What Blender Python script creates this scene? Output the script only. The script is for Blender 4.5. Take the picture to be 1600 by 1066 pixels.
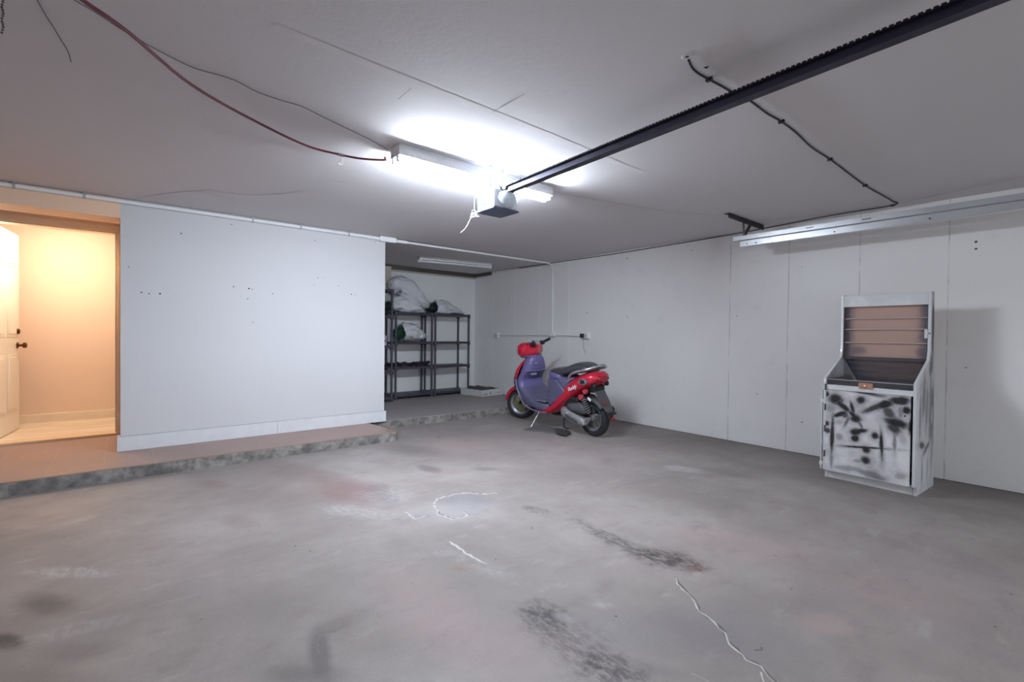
import bpy, bmesh, math, random
from math import pi, sin, cos, radians as rad
from mathutils import Vector, Matrix, noise
random.seed(7)
V = Vector
scene = bpy.context.scene
COL = scene.collection
for o in list(bpy.data.objects): bpy.data.objects.remove(o)

# ------------------------------------------------------------------ camera
FPX, HC = 740.18, 1.12
YAW, PITCH, ROLL = 0.68810, -0.01375, 0.01090
Fv = V((sin(YAW)*cos(PITCH), cos(YAW)*cos(PITCH), sin(PITCH)))
Rv = V((cos(YAW), -sin(YAW), 0)); Uv = Rv.cross(Fv)
Rv, Uv = Rv*cos(ROLL)+Uv*sin(ROLL), -Rv*sin(ROLL)+Uv*cos(ROLL)
cd = bpy.data.cameras.new('camera'); cam = bpy.data.objects.new('camera', cd); COL.objects.link(cam)
cd.sensor_fit = 'HORIZONTAL'; cd.sensor_width = 36; cd.lens = FPX/1600*36; cd.clip_start = .02
cam.matrix_world = Matrix(((Rv.x, Uv.x, -Fv.x, 0), (Rv.y, Uv.y, -Fv.y, 0), (Rv.z, Uv.z, -Fv.z, HC), (0, 0, 0, 1)))
scene.camera = cam
scene.view_settings.view_transform = 'Standard'; scene.view_settings.look = 'None'
scene.view_settings.gamma = 1; scene.view_settings.use_curve_mapping = False
scene.view_settings.exposure = 1.0
w = bpy.data.worlds.new('world'); scene.world = w; w.use_nodes = True
w.node_tree.nodes['Background'].inputs[0].default_value = (.86, .93, 1., 1)   # overcast sky as fill light, let in by an opening added behind the viewpoint
w.node_tree.nodes['Background'].inputs[1].default_value = .95
TUBE = 185.0         # radiance of the lit tubes
HALL = 72.0          # watts of the hall lamp

# survey numbers (metres)
H, XR, YP, YB, S, YE, XL, XP, XE, YD = 2.231, 5.068, 5.202, 7.268, .092, 4.573, -.014, 2.356, 2.236, 6.06

def at(px, py, axis, v):
    """a surveyed pixel of the photo turned into the point where its sight line meets the plane axis=v"""
    d = Fv + Rv*((px-800)/FPX) - Uv*((py-533)/FPX)
    c = V((0, 0, HC)); t = (v-c[axis])/d[axis]
    return c + d*t

# ------------------------------------------------------------------ materials
def lin(c):
    return tuple((x/255/12.92 if x/255 <= .04045 else ((x/255+.055)/1.055)**2.4) for x in c) + (1,)
def newmat(name):
    m = bpy.data.materials.new(name); m.use_nodes = True
    nt = m.node_tree; b = nt.nodes['Principled BSDF']; return m, nt, b
def N(nt, t, **k):
    n = nt.nodes.new(t)
    for a, v in k.items(): setattr(n, a, v)
    return n
def val(nt, sock, v):
    if hasattr(v, 'is_output') or hasattr(v, 'links'): nt.links.new(v, sock)
    else: sock.default_value = v
def mth(nt, op, a, b=0.0, c=None, clamp=False):
    n = N(nt, 'ShaderNodeMath', operation=op); n.use_clamp = clamp
    val(nt, n.inputs[0], a); val(nt, n.inputs[1], b)
    if c is not None: val(nt, n.inputs[2], c)
    return n.outputs[0]
def mixc(nt, f, a, b, mode='MIX'):
    n = N(nt, 'ShaderNodeMix', data_type='RGBA', blend_type=mode)
    val(nt, n.inputs[0], f); val(nt, n.inputs[6], a); val(nt, n.inputs[7], b)
    return n.outputs[2]
def ramp(nt, f, a, b, c0=0., c1=1.):
    n = N(nt, 'ShaderNodeMapRange', interpolation_type='SMOOTHSTEP')
    val(nt, n.inputs[0], f)
    for i, v in zip((1, 2, 3, 4), (a, b, c0, c1)): n.inputs[i].default_value = v
    return n.outputs[0]
def coords(nt): return N(nt, 'ShaderNodeTexCoord').outputs['Object']
def noi(nt, co, scale, detail=4, rough=.5, stretch=None):
    n = N(nt, 'ShaderNodeTexNoise'); n.inputs['Scale'].default_value = scale
    n.inputs['Detail'].default_value = detail; n.inputs['Roughness'].default_value = rough
    if stretch:
        mp = N(nt, 'ShaderNodeMapping'); mp.inputs['Scale'].default_value = stretch
        nt.links.new(co, mp.inputs[0]); co = mp.outputs[0]
    nt.links.new(co, n.inputs['Vector']); return n
def bump(nt, b, h, strength, dist=.005):
    n = N(nt, 'ShaderNodeBump'); n.inputs['Strength'].default_value = strength; n.inputs['Distance'].default_value = dist
    nt.links.new(h, n.inputs['Height']); nt.links.new(n.outputs[0], b.inputs['Normal'])
MC = {}
def mat(name, rgb, rough=.6, metal=0., coat=0., var=.06, scale=12., bmp=.0, spec=.5):
    """plain painted, plastic or metal surface with slight procedural unevenness"""
    if name in MC: return MC[name]
    m, nt, b = newmat(name); co = coords(nt); n = noi(nt, co, scale)
    base = lin(rgb); dark = tuple(x*(1-var*2) for x in base[:3])+(1,)
    nt.links.new(mixc(nt, n.outputs[0], dark, tuple(min(1, x*(1+var)) for x in base[:3])+(1,)), b.inputs['Base Color'])
    nt.links.new(ramp(nt, n.outputs[0], .2, .8, max(.02, rough-.08), min(1, rough+.08)), b.inputs['Roughness'])
    b.inputs['Metallic'].default_value = metal; b.inputs['Coat Weight'].default_value = coat
    b.inputs['Specular IOR Level'].default_value = spec
    if bmp: bump(nt, b, noi(nt, co, scale*6).outputs[0], bmp)
    MC[name] = m; return m
def emis(name, rgb, s):
    m, nt, b = newmat(name); b.inputs['Base Color'].default_value = (.9, .9, .9, 1)
    n = noi(nt, coords(nt), 3.); c = mixc(nt, n.outputs[0], tuple(x*.99 for x in rgb)+(1,), tuple(rgb)+(1,))
    nt.links.new(c, b.inputs['Emission Color']); b.inputs['Emission Strength'].default_value = s
    return m
def glassy(name, tint, gloss=.08, rough=.05):
    m, nt, b = newmat(name)
    t = N(nt, 'ShaderNodeBsdfTransparent'); t.inputs[0].default_value = tuple(tint)+(1,)
    g = N(nt, 'ShaderNodeBsdfGlossy'); g.inputs['Roughness'].default_value = rough
    lw = N(nt, 'ShaderNodeLayerWeight'); fr_ = mth(nt, 'MULTIPLY_ADD', mth(nt, 'POWER', lw.outputs['Facing'], 4.), .7, .04)
    n = noi(nt, coords(nt), 7.)
    f = mth(nt, 'MULTIPLY_ADD', n.outputs[0], gloss, fr_, clamp=True)
    mx = N(nt, 'ShaderNodeMixShader'); nt.links.new(f, mx.inputs[0]); nt.links.new(t.outputs[0], mx.inputs[1]); nt.links.new(g.outputs[0], mx.inputs[2])
    nt.links.new(mx.outputs[0], nt.nodes['Material Output'].inputs[0]); return m
def blob(nt, co, M, soft=.5, nz=None, amp=.5, halo=0.):
    """mask of one ellipse; M = (centre, x axis vector, y axis vector) in the plane z=const"""
    (cx, cy), ang, sx, sy = M
    mp = N(nt, 'ShaderNodeMapping', vector_type='TEXTURE')
    mp.inputs['Location'].default_value = (cx, cy, 0); mp.inputs['Rotation'].default_value = (0, 0, ang)
    mp.inputs['Scale'].default_value = (sx, sy, 1000.)
    nt.links.new(co, mp.inputs[0])
    l = N(nt, 'ShaderNodeVectorMath', operation='LENGTH'); nt.links.new(mp.outputs[0], l.inputs[0])
    d = l.outputs['Value']
    if nz is not None: d = mth(nt, 'MULTIPLY_ADD', nz, amp, d)
    off = amp*.5 if nz is not None else 0
    core = ramp(nt, d, 1+soft+off, max(0.02, 1-soft)+off)
    return mth(nt, 'MAXIMUM', core, ramp(nt, d, 2.6+off, .8+off, 0., halo)) if halo else core
def ell(cx, cy, rx, ry, rot=0.):
    """ellipse on the floor from its centre and radii as surveyed in the photo"""
    c = at(cx, cy, 2, 0); cr, sr = cos(rad(rot)), sin(rad(rot))
    def half(dx, dy): return (at(cx+dx, cy+dy, 2, 0)-at(cx-dx, cy-dy, 2, 0))/2
    a, b = half(rx*cr, rx*sr), half(-ry*sr, ry*cr)
    # singular values of [a b]
    A = Matrix(((a.x, b.x), (a.y, b.y))); AAt = A @ A.transposed()
    p, q, r = AAt[0][0], AAt[0][1], AAt[1][1]
    th = .5*math.atan2(2*q, p-r); ct, st = cos(th), sin(th)
    l1 = p*ct*ct+2*q*ct*st+r*st*st; l2 = p*st*st-2*q*ct*st+r*ct*ct
    return ((c.x, c.y), th, math.sqrt(max(l1, 1e-6)), math.sqrt(max(l2, 1e-6)))

# ---- floor
def floor_mat():
    m, nt, b = newmat('worn_concrete'); co = coords(nt)
    n1 = noi(nt, co, .9, 6, .6); n2 = noi(nt, co, 3.2, 6, .65, (1, .45, 1)); n3 = noi(nt, co, 60, 4, .7); n4 = noi(nt, co, 14, 5, .6)
    n7 = noi(nt, co, 26, 7, .75, (1.6, .7, 1)); n5 = noi(nt, co, .55, 3, .5); n6 = noi(nt, co, 7, 6, .65, (.5, 1.2, 1))
    col = mixc(nt, ramp(nt, n1.outputs[0], .35, .68), lin((146, 137, 133)), lin((171, 162, 157)))
    col = mixc(nt, mth(nt, 'MULTIPLY', ramp(nt, n2.outputs[0], .48, .75), .4), col, lin((141, 132, 128)))
    col = mixc(nt, mth(nt, 'MULTIPLY', ramp(nt, n5.outputs[0], .5, .72), .45), col, lin((172, 160, 158)))
    col = mixc(nt, mth(nt, 'MULTIPLY', ramp(nt, n6.outputs[0], .56, .78), .45), col, lin((192, 187, 181)))
    col = mixc(nt, mth(nt, 'MULTIPLY', n3.outputs[0], .16), col, lin((88, 83, 81)))
    red, dark, pale, brown, blk = lin((171, 151, 148)), lin((99, 93, 92)), lin((199, 198, 198)), lin((128, 111, 106)), lin((53, 49, 49))
    nz = n4.outputs[0]; nb = noi(nt, co, 3.5, 5, .6).outputs[0]
    nm = mth(nt, 'MULTIPLY', mth(nt, 'ADD', noi(nt, co, 6.5, 8, .7).outputs[0], nb), .5)
    B = [ # cx cy rx ry rot colour strength soft amp
        (1160, 850, 105, 20, 12, red, .55, .6, 1.), (1290, 975, 45, 16, 8, red, .6, .5, 1.), (1370, 925, 80, 18, 14, red, .35, .7, 1.), (1440, 930, 90, 30, 14, red, .25, .8, 1.),
        (720, 695, 60, 10, 0, red, .45, .6, 1.), (690, 735, 30, 6, 0, red, .4, .6, 1.), (900, 700, 60, 8, 0, red, .15, .6, 1.),
        (660, 940, 80, 45, 35, red, .45, .8, 1.), (760, 1010, 90, 50, 20, red, .5, .7, 1.2), (560, 985, 50, 30, 10, brown, .3, .8, 1.),
        (540, 765, 58, 20, 8, lin((146, 121, 118)), .75, .5, 1.2), (470, 738, 55, 12, 10, brown, .6, .6, 1.), (420, 768, 90, 26, 0, brown, .35, .8, 1.), (600, 772, 20, 12, 30, dark, .4, .6, 1.),
        (335, 757, 22, 6, 0, brown, .6, .6, 1.), (375, 815, 26, 9, 0, brown, .5, .6, 1.),
        (640, 703, 40, 8, 5, dark, .5, .7, 1.), (730, 785, 38, 14, 0, lin((139, 137, 143)), .6, .4, .5), (670, 733, 18, 5, 10, dark, .6, .5, 1.), (760, 733, 18, 3, 0, dark, .5, .5, 1.),
        (1040, 873, 55, 13, 12, lin((58, 50, 47)), .95, .5, 1.6), (955, 842, 45, 8, 22, lin((81, 76, 74)), .8, .5, 1.6), (1090, 888, 20, 6, 10, lin((106, 74, 69)), .8, .5, 1.6),
        (840, 798, 26, 5, 12, dark, .6, .5, 1.4), (905, 815, 18, 4, 12, dark, .55, .5, 1.4), (825, 793, 12, 3, 8, dark, .5, .5, 1.4),
        (728, 886, 22, 8, 0, lin((141, 111, 95)), .6, .5, 1.4),
        (850, 965, 34, 22, 20, lin((52, 47, 47)), .95, .6, 1.8), (905, 1010, 70, 34, 32, lin((97, 79, 77)), .65, .6, 1.8), (960, 1045, 60, 20, 20, lin((56, 50, 50)), .85, .6, 1.8),
        (970, 985, 60, 30, 10, lin((137, 134, 136)), .4, .8, 1.2), (1085, 985, 60, 26, 20, lin((123, 117, 121)), .5, .8, 1.2), (1180, 1000, 90, 40, 25, lin((128, 123, 125)), .5, .9, 1.),
        (1030, 1050, 60, 12, 10, lin((111, 106, 106)), .4, .8, 1.),
        (75, 945, 48, 16, 0, lin((86, 81, 77)), .7, .6, 1.2), (12, 1003, 26, 12, 0, blk, .75, .5, 1.), (110, 895, 60, 8, 0, pale, .5, .6, 1.4), (110, 985, 90, 10, -12, pale, .25, .6, 1.4),
        (125, 1020, 60, 14, -10, dark, .35, .8, 1.), (60, 1060, 90, 16, 0, dark, .4, .8, 1.),
        (500, 1020, 16, 34, -5, lin((93, 86, 86)), .7, .6, 1.2), (530, 975, 34, 10, -20, lin((106, 99, 97)), .4, .8, 1.2), (480, 1055, 60, 14, 0, lin((95, 86, 86)), .5, .8, 1.2),
        (560, 800, 60, 8, 6, pale, .4, .6, 1.4), (600, 775, 40, 10, 0, pale, .4, .6, 1.6), (710, 800, 60, 14, 0, pale, .35, .7, 1.), (740, 880, 60, 10, 20, pale, .25, .7, 1.6),
        (1065, 733, 30, 4, 8, pale, .4, .6, 1.2), (1130, 738, 50, 4, 12, dark, .3, .6, 1.2), (880, 965, 14, 5, 20, pale, .45, .9, 1.6), (940, 945, 14, 5, 10, pale, .45, .9, 1.6)]
    for (cx, cy, rx, ry, ro, c, st, so, am) in B:
        f = blob(nt, co, ell(cx, cy, rx, ry, ro), so, nm if am < 1.4 else nz, am*(1.7 if am < 1.4 else 1))
        if am >= 1.4: f = mth(nt, 'MULTIPLY', f, ramp(nt, n7.outputs[0], .40, .58, .22, 1.))
        col = mixc(nt, mth(nt, 'MULTIPLY', f, st), col, c)
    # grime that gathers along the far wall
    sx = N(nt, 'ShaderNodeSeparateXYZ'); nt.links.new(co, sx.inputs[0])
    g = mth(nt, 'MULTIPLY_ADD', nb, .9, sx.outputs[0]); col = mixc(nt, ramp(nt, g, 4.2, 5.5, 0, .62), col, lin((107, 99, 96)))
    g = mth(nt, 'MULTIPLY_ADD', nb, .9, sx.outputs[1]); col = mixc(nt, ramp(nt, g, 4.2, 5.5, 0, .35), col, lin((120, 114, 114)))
    # rust coloured scratches of a tyre
    wv = N(nt, 'ShaderNodeTexWave'); wv.inputs['Scale'].default_value = 9; wv.inputs['Distortion'].default_value = 3
    mp = N(nt, 'ShaderNodeMapping'); mp.inputs['Rotation'].default_value = (0, 0, 1.9); nt.links.new(co, mp.inputs[0]); nt.links.new(mp.outputs[0], wv.inputs[0])
    f = mth(nt, 'MULTIPLY', blob(nt, co, ell(550, 770, 44, 14, 8), .4, nb, .8), ramp(nt, wv.outputs['Fac'], .5, .8)); col = mixc(nt, mth(nt, 'MULTIPLY', f, .6), col, lin((97, 69, 67)))
    # small specks of grit
    vo = N(nt, 'ShaderNodeTexVoronoi'); vo.inputs['Scale'].default_value = 9; nt.links.new(co, vo.inputs['Vector'])
    sp = mth(nt, 'MULTIPLY', ramp(nt, vo.outputs['Distance'], .07, .04), ramp(nt, n4.outputs[0], .5, .56)); col = mixc(nt, mth(nt, 'MULTIPLY', sp, .75), col, blk)
    n8 = noi(nt, co, 5.5, 8, .72, (.8, 1.3, 1)); n9 = noi(nt, co, 170, 2, .7)
    col = mixc(nt, mth(nt, 'MULTIPLY', ramp(nt, n8.outputs[0], .5, .72), .42), col, lin((123, 114, 114)))
    col = mixc(nt, mth(nt, 'MULTIPLY', ramp(nt, n9.outputs[0], .52, .8), .35), col, lin((97, 92, 92)))
    nt.links.new(col, b.inputs['Base Color'])
    nt.links.new(ramp(nt, n1.outputs[0], .3, .7, .62, .46), b.inputs['Roughness'])
    hgt = mth(nt, 'MULTIPLY_ADD', n3.outputs[0], .5, n4.outputs[0]); bump(nt, b, hgt, .35, .004)
    return m
def wall_mat(name, rgb, seams=None, rough=.55, dirt=.5):
    m, nt, b = newmat(name); co = coords(nt)
    n1 = noi(nt, co, .8, 4); n2 = noi(nt, co, 35, 5, .6, (1, 1, .35)); n3 = noi(nt, co, 5, 5, .6)
    base = lin(rgb); col = mixc(nt, n1.outputs[0], tuple(x*.93 for x in base[:3])+(1,), base)
    col = mixc(nt, mth(nt, 'MULTIPLY', ramp(nt, n3.outputs[0], .55, .8), .25*dirt), col, tuple(x*.72 for x in base[:3])+(1,))
    vo = N(nt, 'ShaderNodeTexVoronoi'); vo.inputs['Scale'].default_value = 2.6; nt.links.new(co, vo.inputs['Vector'])
    col = mixc(nt, mth(nt, 'MULTIPLY', ramp(nt, vo.outputs['Distance'], .03, .015), .5*dirt), col, lin((90, 86, 84)))
    h = n2.outputs[0]
    if seams:
        sx = N(nt, 'ShaderNodeSeparateXYZ'); nt.links.new(co, sx.inputs[0])
        yy = mth(nt, 'MULTIPLY_ADD', n3.outputs[0], .012, sx.outputs[1])
        for s, kind in seams:
            d = mth(nt, 'ABSOLUTE', mth(nt, 'SUBTRACT', yy, s+.006))
            if kind == 'crack':
                f = ramp(nt, d, .006, .0015); col = mixc(nt, mth(nt, 'MULTIPLY', f, mth(nt, 'MULTIPLY', ramp(nt, n3.outputs[0], .3, .6), .42)), col, lin((96, 90, 88))); h = mth(nt, 'MULTIPLY_ADD', f, -1.2, h)
            else:
                f = ramp(nt, d, .018, .006); col = mixc(nt, mth(nt, 'MULTIPLY', f, .6), col, tuple(min(1, x*1.15) for x in base[:3])+(1,)); h = mth(nt, 'MULTIPLY_ADD', f, 1.4, h)
    nt.links.new(col, b.inputs['Base Color']); b.inputs['Roughness'].default_value = rough
    bump(nt, b, h, .22, .004); return m
def tile_mat():
    m, nt, b = newmat('terracotta_tile'); co = coords(nt)
    n1 = noi(nt, co, 2, 5); n2 = noi(nt, co, 22, 5)
    col = mixc(nt, n1.outputs[0], lin((146, 122, 114)), lin((176, 146, 134)))
    col = mixc(nt, mth(nt, 'MULTIPLY', n2.outputs[0], .3), col, lin((96, 82, 78)))
    sx = N(nt, 'ShaderNodeSeparateXYZ'); nt.links.new(co, sx.inputs[0])
    for ax, off in ((0, .11), (1, .0)):
        fr = mth(nt, 'FRACT', mth(nt, 'DIVIDE', mth(nt, 'ADD', sx.outputs[ax], off+20*.31), .31))
        f = ramp(nt, mth(nt, 'ABSOLUTE', mth(nt, 'SUBTRACT', fr, .5)), .485, .498)
        col = mixc(nt, mth(nt, 'MULTIPLY', f, .35), col, lin((178, 160, 148)))
    nt.links.new(col, b.inputs['Base Color']); b.inputs['Roughness'].default_value = .42; bump(nt, b, n2.outputs[0], .1); return m

# ------------------------------------------------------------------ geometry helpers
class MB:
    def __init__(s, M=None): s.v = []; s.f = []; s.M = M or Matrix()
    def add(s, vs, fs):
        k = len(s.v); s.v += [tuple(s.M @ V(p)) for p in vs]; s.f += [[k+i for i in f] for f in fs]; return s
    def box(s, a, b):
        (x0, y0, z0), (x1, y1, z1) = a, b
        return s.add([(x0,y0,z0),(x1,y0,z0),(x1,y1,z0),(x0,y1,z0),(x0,y0,z1),(x1,y0,z1),(x1,y1,z1),(x0,y1,z1)],
            [(3,2,1,0),(4,5,6,7),(0,1,5,4),(1,2,6,5),(2,3,7,6),(3,0,4,7)])
    def bar(s, p, q, wx, wz, up=(0, 0, 1)):
        """rectangular bar from p to q"""
        p, q = V(p), V(q); d = (q-p).normalized(); u = V(up); r = d.cross(u)
        if r.length < 1e-4: r = d.cross(V((1, 0, 0)))
        r.normalize(); u = r.cross(d)
        vs = [e + r*(a*wx/2) + u*(c*wz/2) for e in (p, q) for a, c in ((-1,-1),(1,-1),(1,1),(-1,1))]
        return s.add(vs, [(0,1,2,3),(7,6,5,4),(0,4,5,1),(1,5,6,2),(2,6,7,3),(3,7,4,0)])
    def rings(s, rs, cap=True, closed=True):
        n = len(rs[0]); vs = [p for r in rs for p in r]; fs = []
        for i in range(len(rs)-1):
            for j in range(n if closed else n-1):
                a, b = i*n+j, i*n+(j+1) % n; fs.append((a, b, b+n, a+n))
        if cap: fs.append(tuple(range(n))[::-1]); fs.append(tuple((len(rs)-1)*n+j for j in range(n)))
        return s.add(vs, fs)
    def tube(s, pts, r, seg=8, cap=True):
        pts = [V(p) for p in pts]; rr = r if isinstance(r, (list, tuple)) else [r]*len(pts)
        t0 = (pts[1]-pts[0]).normalized(); u = t0.orthogonal().normalized(); rs = []
        for i, p in enumerate(pts):
            t = (pts[min(i+1, len(pts)-1)]-pts[max(i-1, 0)]).normalized()
            u = (u - t*u.dot(t)).normalized(); w_ = t.cross(u)
            rs.append([p + (u*cos(2*pi*k/seg)+w_*sin(2*pi*k/seg))*rr[i] for k in range(seg)])
        return s.rings(rs, cap)
    def lathe(s, prof, c=(0, 0, 0), ax=(0, 0, 1), seg=32, cap=True):
        """prof: list of (radius, height along ax)"""
        ax = V(ax).normalized(); u = ax.orthogonal().normalized(); w_ = ax.cross(u); c = V(c)
        return s.rings([[c + ax*h + (u*cos(2*pi*k/seg)+w_*sin(2*pi*k/seg))*r for k in range(seg)] for r, h in prof], cap)
    def ball(s, c, r, seg=12):
        rx, ry, rz = (r, r, r) if not isinstance(r, (list, tuple)) else r; c = V(c); rs = []
        for i in range(seg//2+1):
            th = pi*i/(seg//2); th = min(max(th, .02), pi-.02)
            rs.append([c+V((rx*sin(th)*cos(2*pi*k/seg), ry*sin(th)*sin(2*pi*k/seg), -rz*cos(th))) for k in range(seg)])
        return s.rings(rs)
    def prism(s, poly, a, b, axis=0):
        """polygon (in the other two axes) pulled from a to b along axis"""
        def P(q, t):
            q = list(q); q.insert(axis, t); return tuple(q)
        n = len(poly); vs = [P(q, a) for q in poly]+[P(q, b) for q in poly]
        fs = [tuple(range(n)), tuple(range(2*n-1, n-1, -1))]+[(i, n+i, n+(i+1) % n, (i+1) % n) for i in range(n)]
        return s.add(vs, fs)
    def build(s, name, m, parent=None, smooth=False, bev=0, sub=0, solid=0, seg=2, kind=None, ang=.7):
        me = bpy.data.meshes.new(name); me.from_pydata(s.v, [], s.f); me.update()
        bm = bmesh.new(); bm.from_mesh(me); bmesh.ops.recalc_face_normals(bm, faces=bm.faces); bm.to_mesh(me); bm.free()
        me.materials.append(m)
        if smooth or bev:
            me.shade_smooth(); me.set_sharp_from_angle(angle=ang if not bev else 1.2)
        o = bpy.data.objects.new(name, me); COL.objects.link(o)
        if solid: md = o.modifiers.new('solid', 'SOLIDIFY'); md.thickness = solid; md.offset = 0
        if bev: md = o.modifiers.new('bevel', 'BEVEL'); md.width = bev; md.segments = seg; md.limit_method = 'ANGLE'; md.angle_limit = .6
        if sub: md = o.modifiers.new('subd', 'SUBSURF'); md.levels = sub; md.render_levels = sub
        if parent: o.parent = parent
        if kind: o['kind'] = kind
        return o
def tag(o, label, cat, group=None):
    o['label'] = label; o['category'] = cat
    if group: o['group'] = group
    return o
def thing(name, label, cat, loc=(0, 0, 0), rot=(0, 0, 0), group=None):
    o = bpy.data.objects.new(name, None); COL.objects.link(o); o.location = loc; o.rotation_euler = rot; o.empty_display_size = .1
    return tag(o, label, cat, group)
def dup(root, loc, label, rot=None):
    r = root.copy(); COL.objects.link(r); r.location = loc; r['label'] = label
    if rot: r.rotation_euler = rot
    for ch in list(root.children):
        c = ch.copy(); COL.objects.link(c); c.parent = r
        for g in list(ch.children): d = g.copy(); COL.objects.link(d); d.parent = c
    return r
def smoothline(pts, n=6):
    pts = [V(p) for p in pts]; P = [pts[0]*2-pts[1]]+pts+[pts[-1]*2-pts[-2]]; out = []
    for i in range(1, len(P)-2):
        a, b, c, d = P[i-1:i+3]
        for k in range(n):
            t = k/n; out.append(.5*((2*b)+(c-a)*t+(2*a-5*b+4*c-d)*t*t+(3*b-a-3*c+d)*t**3))
    return out+[pts[-1]]
def sup(c, rx, ry, e, n, f):
    """superellipse ring; f maps (a, b) to a point"""
    out = []
    for k in range(n):
        t = 2*pi*k/n; ct, st = cos(t), sin(t)
        out.append(f(c[0]+rx*math.copysign(abs(ct)**(2/e), ct), c[1]+ry*math.copysign(abs(st)**(2/e), st)))
    return out
def ribbon(mb, pts, wd, nrm, jit=.3):
    pts = [V(p) for p in pts]; nrm = V(nrm); L = []; n = len(pts)
    for i, p in enumerate(pts):
        t = (pts[min(i+1, n-1)]-pts[max(i-1, 0)]).normalized(); s_ = t.cross(nrm).normalized()
        ww = wd*(.5+.5*min(1, i/2, (n-1-i)/2))*(1+random.uniform(-jit, jit))/2
        L.append([p+s_*ww, p-s_*ww])
    return mb.rings(L, cap=False, closed=False)
def jagged(pts, step=.05, amp=.012, flat=2):
    out = []; pts = [V(p) for p in pts]
    for a, b in zip(pts, pts[1:]):
        k = max(1, int((b-a).length/step))
        for i in range(k):
            q = a.lerp(b, i/k)+V([random.uniform(-amp, amp) for _ in range(3)]); q[flat] = a[flat]; out.append(q)
    return out+[pts[-1]]

# ------------------------------------------------------------------ the room shell
WHITE = wall_mat('partition_paint', (214, 214, 217), dirt=.15)
RIGHT = wall_mat('painted_concrete_panels', (248, 246, 245), [(.118, 'crack'), (.714, 'crack'), (1.302, 'crack'), (1.885, 'crack'), (2.465, 'crack'), (4.86, 'ridge'), (5.49, 'ridge'), (6.1, 'ridge'), (6.7, 'ridge')], .5, 1.)
CEIL = wall_mat('ceiling_paint', (218, 214, 216), dirt=.1, rough=.8)
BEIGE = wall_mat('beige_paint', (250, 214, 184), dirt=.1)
CREAM = wall_mat('hall_cream_paint', (240, 214, 192), dirt=.05)
FLOOR = floor_mat(); TILE = tile_mat()
def st(o, n=None): o['kind'] = 'structure'; return o
X0, Y0 = -2.6, -2.2
# floor slab, with finely cut and slightly worn surface
fl = st(MB().box((X0-.1, Y0-.1, -.15), (XR+.1, YB+.3, 0)).build('floor', FLOOR))
cl = st(MB().box((X0-.1, Y0-.1, H), (XR+.12, YB+.12, H+.12)).build('ceiling', CEIL))
st(MB().box((XR, Y0-.1, 0), (XR+.12, YB+.12, H)).build('wall_right', RIGHT))
st(MB().box((X0-.1, Y0, 0), (X0, YB+.12, H)).build('wall_left', WHITE))
st(MB().box((X0, Y0-.12, 2.08), (XR, Y0, H)).box((X0, Y0-.12, 0), (-1.4, Y0, 2.08)).box((4.5, Y0-.12, 0), (XR, Y0, 2.08)).build('wall_garage_front', WHITE))  # unseen open doorway added here to let fill light into the room
st(MB().box((-12, -14, -.15), (14, Y0-.1, -.01)).build('floor_driveway', mat('driveway_concrete', (176, 172, 166), .8, scale=2)))  # unseen ground outside the added opening, bounces light up to the ceiling
st(MB().box((XP-.1, YB, S), (XR, YB+.12, H)).build('wall_alcove_back', wall_mat('alcove_paint', (246, 246, 247), dirt=.7)))
st(MB().box((XP-.1, YP+.1, S), (XP, YB, H)).build('wall_alcove_side', WHITE))
part = st(MB().box((XL, YP, S), (XP, YP+.1, H)).build('wall_partition', WHITE))
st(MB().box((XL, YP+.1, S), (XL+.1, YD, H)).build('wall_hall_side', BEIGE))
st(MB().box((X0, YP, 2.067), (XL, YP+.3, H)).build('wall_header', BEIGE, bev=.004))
# wall with the doorway, behind the header
DX0, DX1, DZ = -.90, -.045, 2.075
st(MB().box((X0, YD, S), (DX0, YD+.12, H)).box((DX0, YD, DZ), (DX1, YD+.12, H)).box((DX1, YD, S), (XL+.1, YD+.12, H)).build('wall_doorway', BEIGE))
TRIMM = mat('warm_white_trim', (232, 212, 188), .4)
st(MB().box((DX0-.06, YD-.014, DZ), (DX1+.03, YD, DZ+.06)).box((DX1, YD-.014, S), (DX1+.03, YD, DZ)).box((DX0-.06, YD-.014, S), (DX0, YD, DZ))
   .box((DX1-.012, YD+.001, S), (DX1, YD+.12, DZ)).box((DX0, YD, DZ-.014), (DX1, YD+.12, DZ)).build('trim_1', TRIMM, bev=.002))
st(MB().box((DX0, YD-.035, S), (DX1, YD+.13, S+.022)).build('trim_2', mat('threshold_wood', (226, 196, 160), .45), bev=.004))
# hall beyond
st(MB().box((X0, 7.23, S), (XP-.1, 7.33, H)).build('wall_hall_back', CREAM))
st(MB().box((X0, 7.21, S), (XP-.1, 7.232, S+.105)).build('baseboard_hall', mat('hall_trim', (240, 222, 198), .4), bev=.003))
def vinyl():
    m, nt, b = newmat('hall_vinyl'); co = coords(nt); n = noi(nt, co, 3, 5, .6, (.4, 3, 1))
    nt.links.new(mixc(nt, ramp(nt, n.outputs[0], .35, .65), lin((214, 196, 172)), lin((238, 224, 204))), b.inputs['Base Color']); b.inputs['Roughness'].default_value = .35; return m
st(MB().box((X0, YD+.13, 0), (XP-.1, 7.23, S+.014)).build('floor_hall', vinyl()))
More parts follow.
